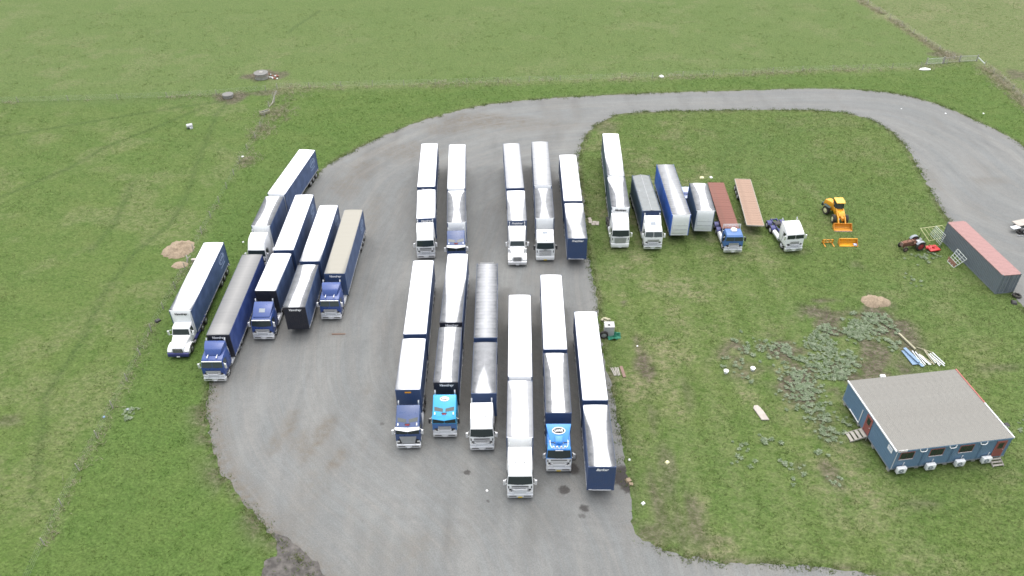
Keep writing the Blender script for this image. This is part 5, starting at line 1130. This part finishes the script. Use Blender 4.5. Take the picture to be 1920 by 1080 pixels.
for x, y, z, r, mt in ((.2, .2, .5, .32, 'black_plastic'), (.8, .1, .6, .3, 'white_trim'), (1.5, .2, .5, .35, 'black_plastic'), (.5, -.2, .35, .2, 'white_trim'), (2.2, .3, .6, .3, 'galvanised')):
    MB().cyl((x, y-.2, z), (x, y+.25, z), r, n=14).build('drum', mt, e)
MB().box(-.3, 2.6, .0, .6, .12, .3).build('skid', 'chassis_black', e); MB().tube([(-.8, -.1, .1), (.2, -.7, .1)], .05).build('drawbar', 'galvanised', e)
for x in (.3, 2.2): wheel(e, x, 1.5, .35, .2, 'galvanised')

# ------------------------------------------------------------------ small things on the grass east of the yard
t = thing('storage_box', 'pale grey steel box standing at the gravel edge', 'box', (11.36, 70.19), 0)
MB().box(-.62, .48, 0, 1.0, .12, 1.45).build('body', 'pale_grey_box', t, bevel=.03); MB().box(-.66, .52, -.04, 1.04, 1.45, 1.52).build('lid', 'pale_grey_box', t, bevel=.02)
MB().box(-.25, .0, .25, .5, 1.52, 1.56).build('lid_handle', 'black_plastic', t)
for x in (-.6, .38): MB().box(x, x+.1, .0, 1.0, 0, .12).build('foot', 'brown_timber', t)
e = thing('truck_tyre', 'black truck wheel leaning against the pale grey steel box', 'wheel', (10.65, 69.92), 0); a_, b_2 = wheel_meshes(.52, .28, 'galvanised')
q_ = link(a_, 'tread', e, (0, .1, .5), (R(-14), 0, R(90))); link(b_2, 'rim', q_)
rg = MB(); nn = 9
vs = [(-.85+1.9*i/nn, -.9+1.0*j/nn, .05+.35*noise.noise((i*.9, j*.9, 3))**2*3+.25*math.exp(-((j-nn)/2.5)**2)) for j in range(nn+1) for i in range(nn+1)]
rg.add(vs, [(j*(nn+1)+i, j*(nn+1)+i+1, (j+1)*(nn+1)+i+1, (j+1)*(nn+1)+i) for j in range(nn) for i in range(nn) if not (i < 2 and j < 3) and not (i > 6 and j < 2)])
o = rg.build('green_tarpaulin', 'green_tarp'); o.location = (*(11.58, 70.48), .05); tag(o, 'crumpled green tarpaulin at the foot of the pale grey box', 'tarpaulin')
t = thing('sand_bags', 'cream torn sacks piled behind the pale grey box', 'sacks', (11.20, 72.93), .3)
for x, y, z, a in ((0, 0, .12, .2), (.3, .25, .12, 1.1), (-.15, .4, .14, 2.0), (.1, .15, .32, .8)):
    o = MB().loft([(-.38, .0, .14), (-.3, .13, .2), (.3, .13, .2), (.38, .0, .14), (.3, -.1, .2), (-.3, -.1, .2)]).build('sack', 'cream_timber', t, bevel=.05); o.location = (x, y, z); o.rotation_euler = (0, .1, a)
t = thing('plank_stack', 'grey slats lying beside one brown plank on the grass edge', 'planks', (11.64, 64.31), .12)
for i in range(5): o = MB().box(-.06, .06, -.65, .65, 0, .05).build('slat', 'old_timber', t); o.location = (-.55+i*.17, rnd.uniform(-.08, .08), .03); o.rotation_euler = (0, 0, rnd.uniform(-.12, .12))
MB().box(.38, .72, -1.0, .75, .02, .1).build('plank', 'brown_timber', t)
t = thing('paver_stack', 'pale concrete paving slabs laid on the grass beside the far row', 'paving slabs', (11.66, 95.08), 0)
for x, y in ((-.45, .5), (-.45, 0), (-.1, -.5), (.1, 0), (.5, -.1), (.45, -.55), (-.5, 1.0)): MB().box(x-.24, x+.24, y-.23, y+.23, .0, .06+rnd.random()*.05).build('slab', 'pale_concrete', t)
m = MB(); pr = [(-.35, 1.15), (-.55, .8), (-.45, .2), (-.30, -.9), (.48, -1.0), (.35, .2), (.2, .85), (.05, 1.15)]
m.quad([(x, y, .14) for x, y in pr[::-1]][::-1], .12); o = m.build('concrete_slab', 'pale_concrete', bevel=.01); o.location = (*(25.88, 57.75), 0); o.rotation_euler = (0, 0, .12); tag(o, 'broken pale concrete slab lying alone on the grass left of the office', 'slab')
def tub(px, label, s=.26):
    t = thing('white_tub', label, 'tub', px, 0, 'white plastic tubs on the weedy ground'); MB().cyl((0, 0, 0), (0, 0, s*1.3), s*.8, s, n=14).build('body', 'white_paint', t); link(ring(s*1.06, s*1.06, s*.12, 16).mesh('rim', 'white_paint'), 'rim', t, (0, 0, s*1.3))
tub((23.58, 63.99), 'leftmost small white tub, on bare soil west of the weeds'); tub((26.63, 64.39), 'small white tub just west of the weed patch, with dark soil below')
o = MB().loft([(-.2, .0, .3), (-.2, .22, .26), (.2, .26, .24), (.25, 0, .3)]).build('white_sack', 'white_paint', bevel=.05); o.location = (*(40.60, 63.11), 0); tag(o, 'white lump lying on bare soil behind the office roof', 'sack')
def heap(px, rx, ry, h, label, mat, seed):
    m = MB(); n = 40; k = 10; vs = [(0, 0, h)]
    for j in range(1, k+1):
        for i in range(n):
            a = 2*math.pi*i/n; q = j/k*(1+.22*noise.noise((math.cos(a)*1.5, math.sin(a)*1.5, seed))+.16*noise.noise((math.cos(a)*5, math.sin(a)*5, seed)))
            z = h*max(0, (1-(j/k)**1.7))*(1+.7*noise.noise((q*rx*math.cos(a)*1.3, q*ry*math.sin(a)*1.3, seed+3)))+.02
            vs.append((q*rx*math.cos(a), q*ry*math.sin(a), max(.0, z) if j < k else 0))
    fs = [(0, 1+i, 1+(i+1) % n) for i in range(n)]+[(1+(j-1)*n+i, 1+j*n+i, 1+j*n+(i+1) % n, 1+(j-1)*n+(i+1) % n) for j in range(1, k) for i in range(n)]
    m.add(vs, fs); o = m.build('mulch_heap', mat, smooth=True); o.location = (*px, 0); tag(o, label, 'heap', 'heaps on the grass')
m_, nt_, b_ = newmat('sawdust'); ps = nt_.nodes.new('ShaderNodeNewGeometry').outputs['Position']
nt_.links.new(mix(nt_, (.165, .122, .082), (.33, .26, .18), ramp(nt_, noi(nt_, ps, 5, 5, .7), .3, .7)), b_.inputs['Base Color']); b_.inputs['Roughness'].default_value = .95
heap((-45.18, 89.09), 2.1, 2.2, .75, 'large low heap of tan sawdust on the grass at the left', 'sawdust', 1); heap((-43.91, 85.45), 1.1, .8, .2, 'small tan sawdust spill just below the large heap', 'sawdust', 5); heap((44.64, 76.40), 1.7, 1.3, .6, 'pale straw heap above the weed patch', 'sawdust', 9)
t = thing('broken_stump', 'grey forked stump and block beside the sawdust spill', 'stump', (-42.70, 86.29), 0)
MB().tube([(-.4, -.3, 0), (-.3, -.1, .5), (-.5, .2, .9)], .09).tube([(-.3, -.1, .5), (.1, .1, .8)], .06).build('branch', 'old_timber', t); MB().box(.1, 1.2, -.1, .3, 0, .3).build('block', 'pale_concrete', t)
# timber, sheets and pipes behind the office
o = MB().box(-.10, .10, 0, 2.9, .1, .28).build('timber_beam', 'cream_timber'); o.location = (*(45.89, 67.43), 0); o.rotation_euler = (0, 0, R(16)); tag(o, 'long cream timber beam on the grass behind the office', 'beam')
for i, (px_, ln, wd, a, z, lb) in enumerate((((44.93, 64.95), 2.4, .70, 8, .1, 'widest pale blue sheet in the scrap pile behind the office'), ((45.35, 65.12), 2.5, .38, 16, .3, 'narrow blue sheet lying across the scrap pile'), ((45.61, 64.59), 1.2, .32, 20, .12, 'short blue offcut at the near end of the scrap pile'))):
    o = MB().box(-wd/2, wd/2, 0, ln, 0, .05).build('blue_sheet', 'bluish_panel'); o.location = (*px_, z); o.rotation_euler = (0, 0, R(a)); tag(o, lb, 'sheet', 'blue sheets in the scrap pile')
t = thing('pipe_pile', 'loose white and grey rails scattered beside the blue sheets', 'rails', (46.12, 64.67), 0)
for i in range(14):
    L_ = rnd.uniform(1.2, 2.4); x = -.9+i*.19; o = MB().box(-.045, .045, 0, L_, 0, .09).build('rail', rnd.choice(['white_paint', 'white_trim', 'white_tube', 'cream_timber']), t); o.location = (x+.4, rnd.uniform(-.2, .5), .05+rnd.random()*.2); o.rotation_euler = (R(rnd.uniform(-3, 5)), 0, R(rnd.uniform(4, 24)))
o = MB().tube([(0, 0, .1), (1.3, -1.2, .3)], .05).build('loose_rail', 'cream_timber'); o.location = (*(46.25, 67.88), 0); tag(o, 'thin cream rail propped between the blue sheets and white rails', 'rail')

# ------------------------------------------------------------------ paddock: tank, troughs, fences, gate
t = thing('concrete_tank', 'round concrete water tank with lid on a muddy patch in the far paddock', 'tank', (-48.61, 148.53), 0)
MB().cyl((0, 0, 0), (0, 0, 1.0), 1.32, n=32).build('wall', 'concrete', t); m = MB(); m.cyl((0, 0, 1.0), (0, 0, 1.1), 1.40, 1.38, n=32); m.build('lid', 'dark_concrete', t)
MB().box(-.3, .3, -.2, .4, 1.1, 1.16).build('hatch', 'concrete', t); link(ring(1.42, 1.42, .05).mesh('band', 'terracotta'), 'band', t, (0, 0, .72))
t = thing('round_trough', 'low round grey stock trough where the worn track begins', 'trough', (-52.65, 139.50), 0)
MB().cyl((0, 0, 0), (0, 0, .5), .92, 1.0, n=28).build('wall', 'concrete', t); MB().cyl((0, 0, .5), (0, 0, .62), 1.05, 1.0, n=28).build('lid', 'dark_concrete', t)
t = thing('rubble', 'broken terracotta and white pieces scattered beside the concrete tank', 'rubble', (-46.64, 149.02), 0); t['kind'] = 'thing' if False else ''
del t['kind']
for i in range(16): MB().box(-.15, .15, -.12, .12, 0, .12).build('fragment', 'terracotta' if i % 3 else 'white_trim', t).matrix_local = Matrix.Translation((rnd.uniform(-1.2, 1.2), rnd.uniform(-1.2, 1.2), .02)) @ Matrix.Rotation(rnd.uniform(0, 3), 4, 'Z')
t = thing('bath_trough', 'old white bathtub used as a trough by the left fence', 'bathtub', (-43.99, 132.14), -.9)
m = MB(); pr = [(-.35, .0), (-.42, .55), (-.34, .55), (-.28, .12), (.28, .12), (.34, .55), (.42, .55), (.35, 0)]; n = 8
m.add([(x, -.85, z) for x, z in pr]+[(x, .85, z) for x, z in pr], [(i, i+n, (i+1) % n+n, (i+1) % n) for i in range(n)]); m.box(-.38, .38, -.9, -.84, .05, .55).box(-.38, .38, .84, .9, .05, .55); m.build('tub', 'cream_timber', t, bevel=.02)
MB().quad([(-.3, -.82, .42), (.3, -.82, .42), (.3, .82, .42), (-.3, .82, .42)], .02).build('water', 'dark_glass', t)
t = thing('feed_drum', 'pale grey cut drum lying alone in the left paddock', 'drum', (-55.59, 126.54), .4)
MB().cyl((-.55, 0, .38), (.45, .05, .38), .40, n=18).build('body', 'galvanised', t); MB().box(-.1, .4, -.5, -.3, .0, .3).build('broken_end', 'white_trim', t)
o = MB().quad([(-1.2, -.2, .12), (-.5, -.38, .10), (1.1, -.25, .08), (1.3, .2, .1), (.2, .42, .3), (-.6, .3, .2)], .03).build('white_sheet', 'white_paint'); o.location = (*(81.56, 149.81), .03); tag(o, 'white sheet lying by the far fence near the gate', 'sheet')
def litter(px, lb, s=.2, mt='white_paint'):
    o = MB().loft([(-s, 0, s*.8), (-s*.8, s*.5, s*.7), (s*.6, s*.6, s*.6), (s, 0, s*.9)]).build('litter', mt, bevel=s*.1); o.location = (*px, 0); o.rotation_euler = (0, 0, rnd.random()*3); tag(o, lb, 'litter', 'scraps of litter on the ground')
for px_, lb, s_, mt in (((-43.65, 115.75), 'white scrap by the left fence north of the slanted trucks', .22, 'white_paint'), ((29.40, 147.42), 'white scrap in the long grass of the far fence line', .45, 'white_paint'), ((-36.93, 90.78), 'white scrap on the grass between the two leftmost trucks', .14, 'white_paint'),
    ((15.06, 51.37), 'yellowish scrap on the worn lawn strips', .22, 'cream_panel'), ((12.04, 46.51), 'white scrap near the lower lawn corner', .18, 'white_paint'), ((76.94, 129.82), 'white scrap on the bend of the loop road', .16, 'white_paint'), ((83.58, 129.69), 'white scrap on the verge right of the loop road', .16, 'white_paint'),
    ((30.89, 107.64), 'white scrap behind the rusty flatbed', .25, 'white_paint'), ((29.46, 107.50), 'flat pale strip behind the short trailer', .35, 'cream_panel'), ((10.98, 49.19), 'orange-brown clod at the dark stain edge', .30, 'sawdust'), ((11.18, 48.74), 'second orange-brown clod at the dark stain', .22, 'sawdust'),
    ((-2.53, 48.13), 'white scrap on open gravel in front of the near row', .12, 'white_paint'), ((14.39, 68.56), 'white scrap on bare lawn beside the grey box', .10, 'white_paint'), ((-40.71, 59.12), 'grey scrap at the lower left fence', .2, 'grey_steel'), ((-42.72, 73.83), 'dark clump at the foot of the left fence', .35, 'black_plastic'), ((69.96, 131.95), 'small white speck on the inner loop verge', .1, 'white_paint'),
    ((-42.82, 58.07), 'blue-grey scrap by the lower left fence', .15, 'bluish_panel'), ((61.56, 75.97), 'dark rag on the grass below the container doors', .4, 'black_plastic'), ((11.40, 51.75), 'white scrap at the edge of the gravel near the stain', .12, 'white_paint'), ((50.56, 55.90), 'black scrap at the right end of the office', .3, 'black_plastic')):
    litter(px_, lb, s_, mt)
t = tag(MB().disc((5.91, 52.08), .32, .42, .10, h=.08).build('rubber_mat', 'chassis_black'), 'dark mat on the gravel beside the bright blue and white truck', 'mat')
t = thing('low_trailer', 'low pale lilac box body between the blue-sided and short trailers', 'trailer', (25.80, 101.32), 0)
MB().box(-.8, 1.6, 0, 1.6, .7, 1.15).build('body', 'pale_lilac', t, bevel=.05)
MB().box(-.6, 1.5, -.9, 0, .55, .68).build('tray', 'pale_lilac', t)
for x in (-.5, 1.3): wheel(t, x, .8, .35, .2, 'galvanised')
o = MB().box(-.8, .8, -.05, .05, 0, .05).build('drain_strip', 'rust'); o.location = (*(-20.46, 71.08), .03); tag(o, 'thin rusty drain strip set in the gravel left of the middle rows', 'drain')
o = MB().box(-.9, .9, -.04, .04, 0, .05).build('metal_strip', 'galvanised'); o.location = (*(-3.28, 85.24), .03); tag(o, 'thin metal strip on the gravel between far and near rows', 'strip')

def fence(line, label, gap, group=None, h=1.05, wires=4, name='wire_fence'):
    A = np.array(line, float); L = np.hypot(*np.diff(A, axis=0).T); c = np.concatenate([[0], np.cumsum(L)])
    t = thing(name, label, 'fence', (float(A[0, 0]), float(A[0, 1])), 0, 'wire fences round the paddocks'); pts = []
    pm = MB().cyl((0, 0, 0), (0, 0, h+.05), .055, .05, n=6).mesh('post', 'old_timber'); s = 0
    while s <= c[-1]:
        x = float(np.interp(s, c, A[:, 0])-A[0, 0]); y = float(np.interp(s, c, A[:, 1])-A[0, 1]); pts.append((x, y)); link(pm, 'post', t, (x, y, -.02), (rnd.uniform(-.06, .06), rnd.uniform(-.06, .06), 0)); s += gap
    for i in range(wires):
        z = h*(i+1)/wires-.03; m = MB(); m.tube([(x, y, z) for x, y in pts], .004, 3); m.build('wire', 'galvanised', t)
fence(LEFT_FENCE, 'sagging wire fence with dead grass between left paddock and truck yard', 4.2); fence(TOP_FENCE, 'wire fence in long grass between loop road and far paddock', 6.0)
fence(RIGHT_FENCE, 'wire fence in straw-coloured grass running away at the upper right', 5.0); fence(RIGHT_FENCE2, 'short wire fence right of the gate in pale dead grass', 4.0); fence(MID_FENCE, 'faint wire fence across the paddock at the left', 9.0)
t = thing('strainer_post', 'leaning grey timber strainer post at the fence corner near the bathtub', 'post', (-43.39, 136.93), 0)
MB().tube([(-.1, 0, 0), (0, .4, 1.0), (.5, .9, 1.9)], .10).tube([(0, .4, 1.0), (-.3, -.8, .1)], .07).build('post', 'old_timber', t)
MB().tube([(-.6, -2, .0), (-.1, -.4, .3)], .06).build('fallen_branch', 'old_timber', t)
def gate(a, b, label, posts=True, h=1.15, mat='white_tube'):
    A = Vector((*a, 0)); B = Vector((*b, 0)); d = B-A; L = d.length; t = thing('farm_gate', label, 'gate', A, math.atan2(d.y, d.x), 'gates and rails at the paddock corner')
    m = MB(); m.tube([(0, 0, .15), (L, 0, .15), (L, 0, h), (0, 0, h), (0, 0, .15)], .04); m.build('frame', mat, t)
    for i in (1, 2, 3): MB().cyl((0, 0, .15+(h-.15)*i/4), (L, 0, .15+(h-.15)*i/4), .02).build('rail', mat, t)
    if posts:
        for x in (-.12, L+.12): MB().cyl((x, 0, 0), (x, 0, h+.25), .10, .09, n=8).build('post', 'old_timber', t)
gate((83.14, 152.54), (86.65, 153.03), 'grey tube gate left of the muddy fence corner'); gate((86.65, 153.03), (90.10, 153.80), 'middle rail gate at the muddy fence corner', mat='old_timber'); gate((90.31, 153.80), (93.73, 154.01), 'right-hand wire mesh gate at the paddock corner', mat='galvanised')
o = MB().tube([(*(93.44, 153.16), 1.1), (*(94.12, 151.46), .5)], .10).build('brace_rail', 'white_tube'); tag(o, 'white diagonal brace rail ending the row of gates', 'rail')
print('objects', len(bpy.data.objects), 'tris', sum(len(p.vertices)-2 for m in bpy.data.meshes for p in m.polygons))
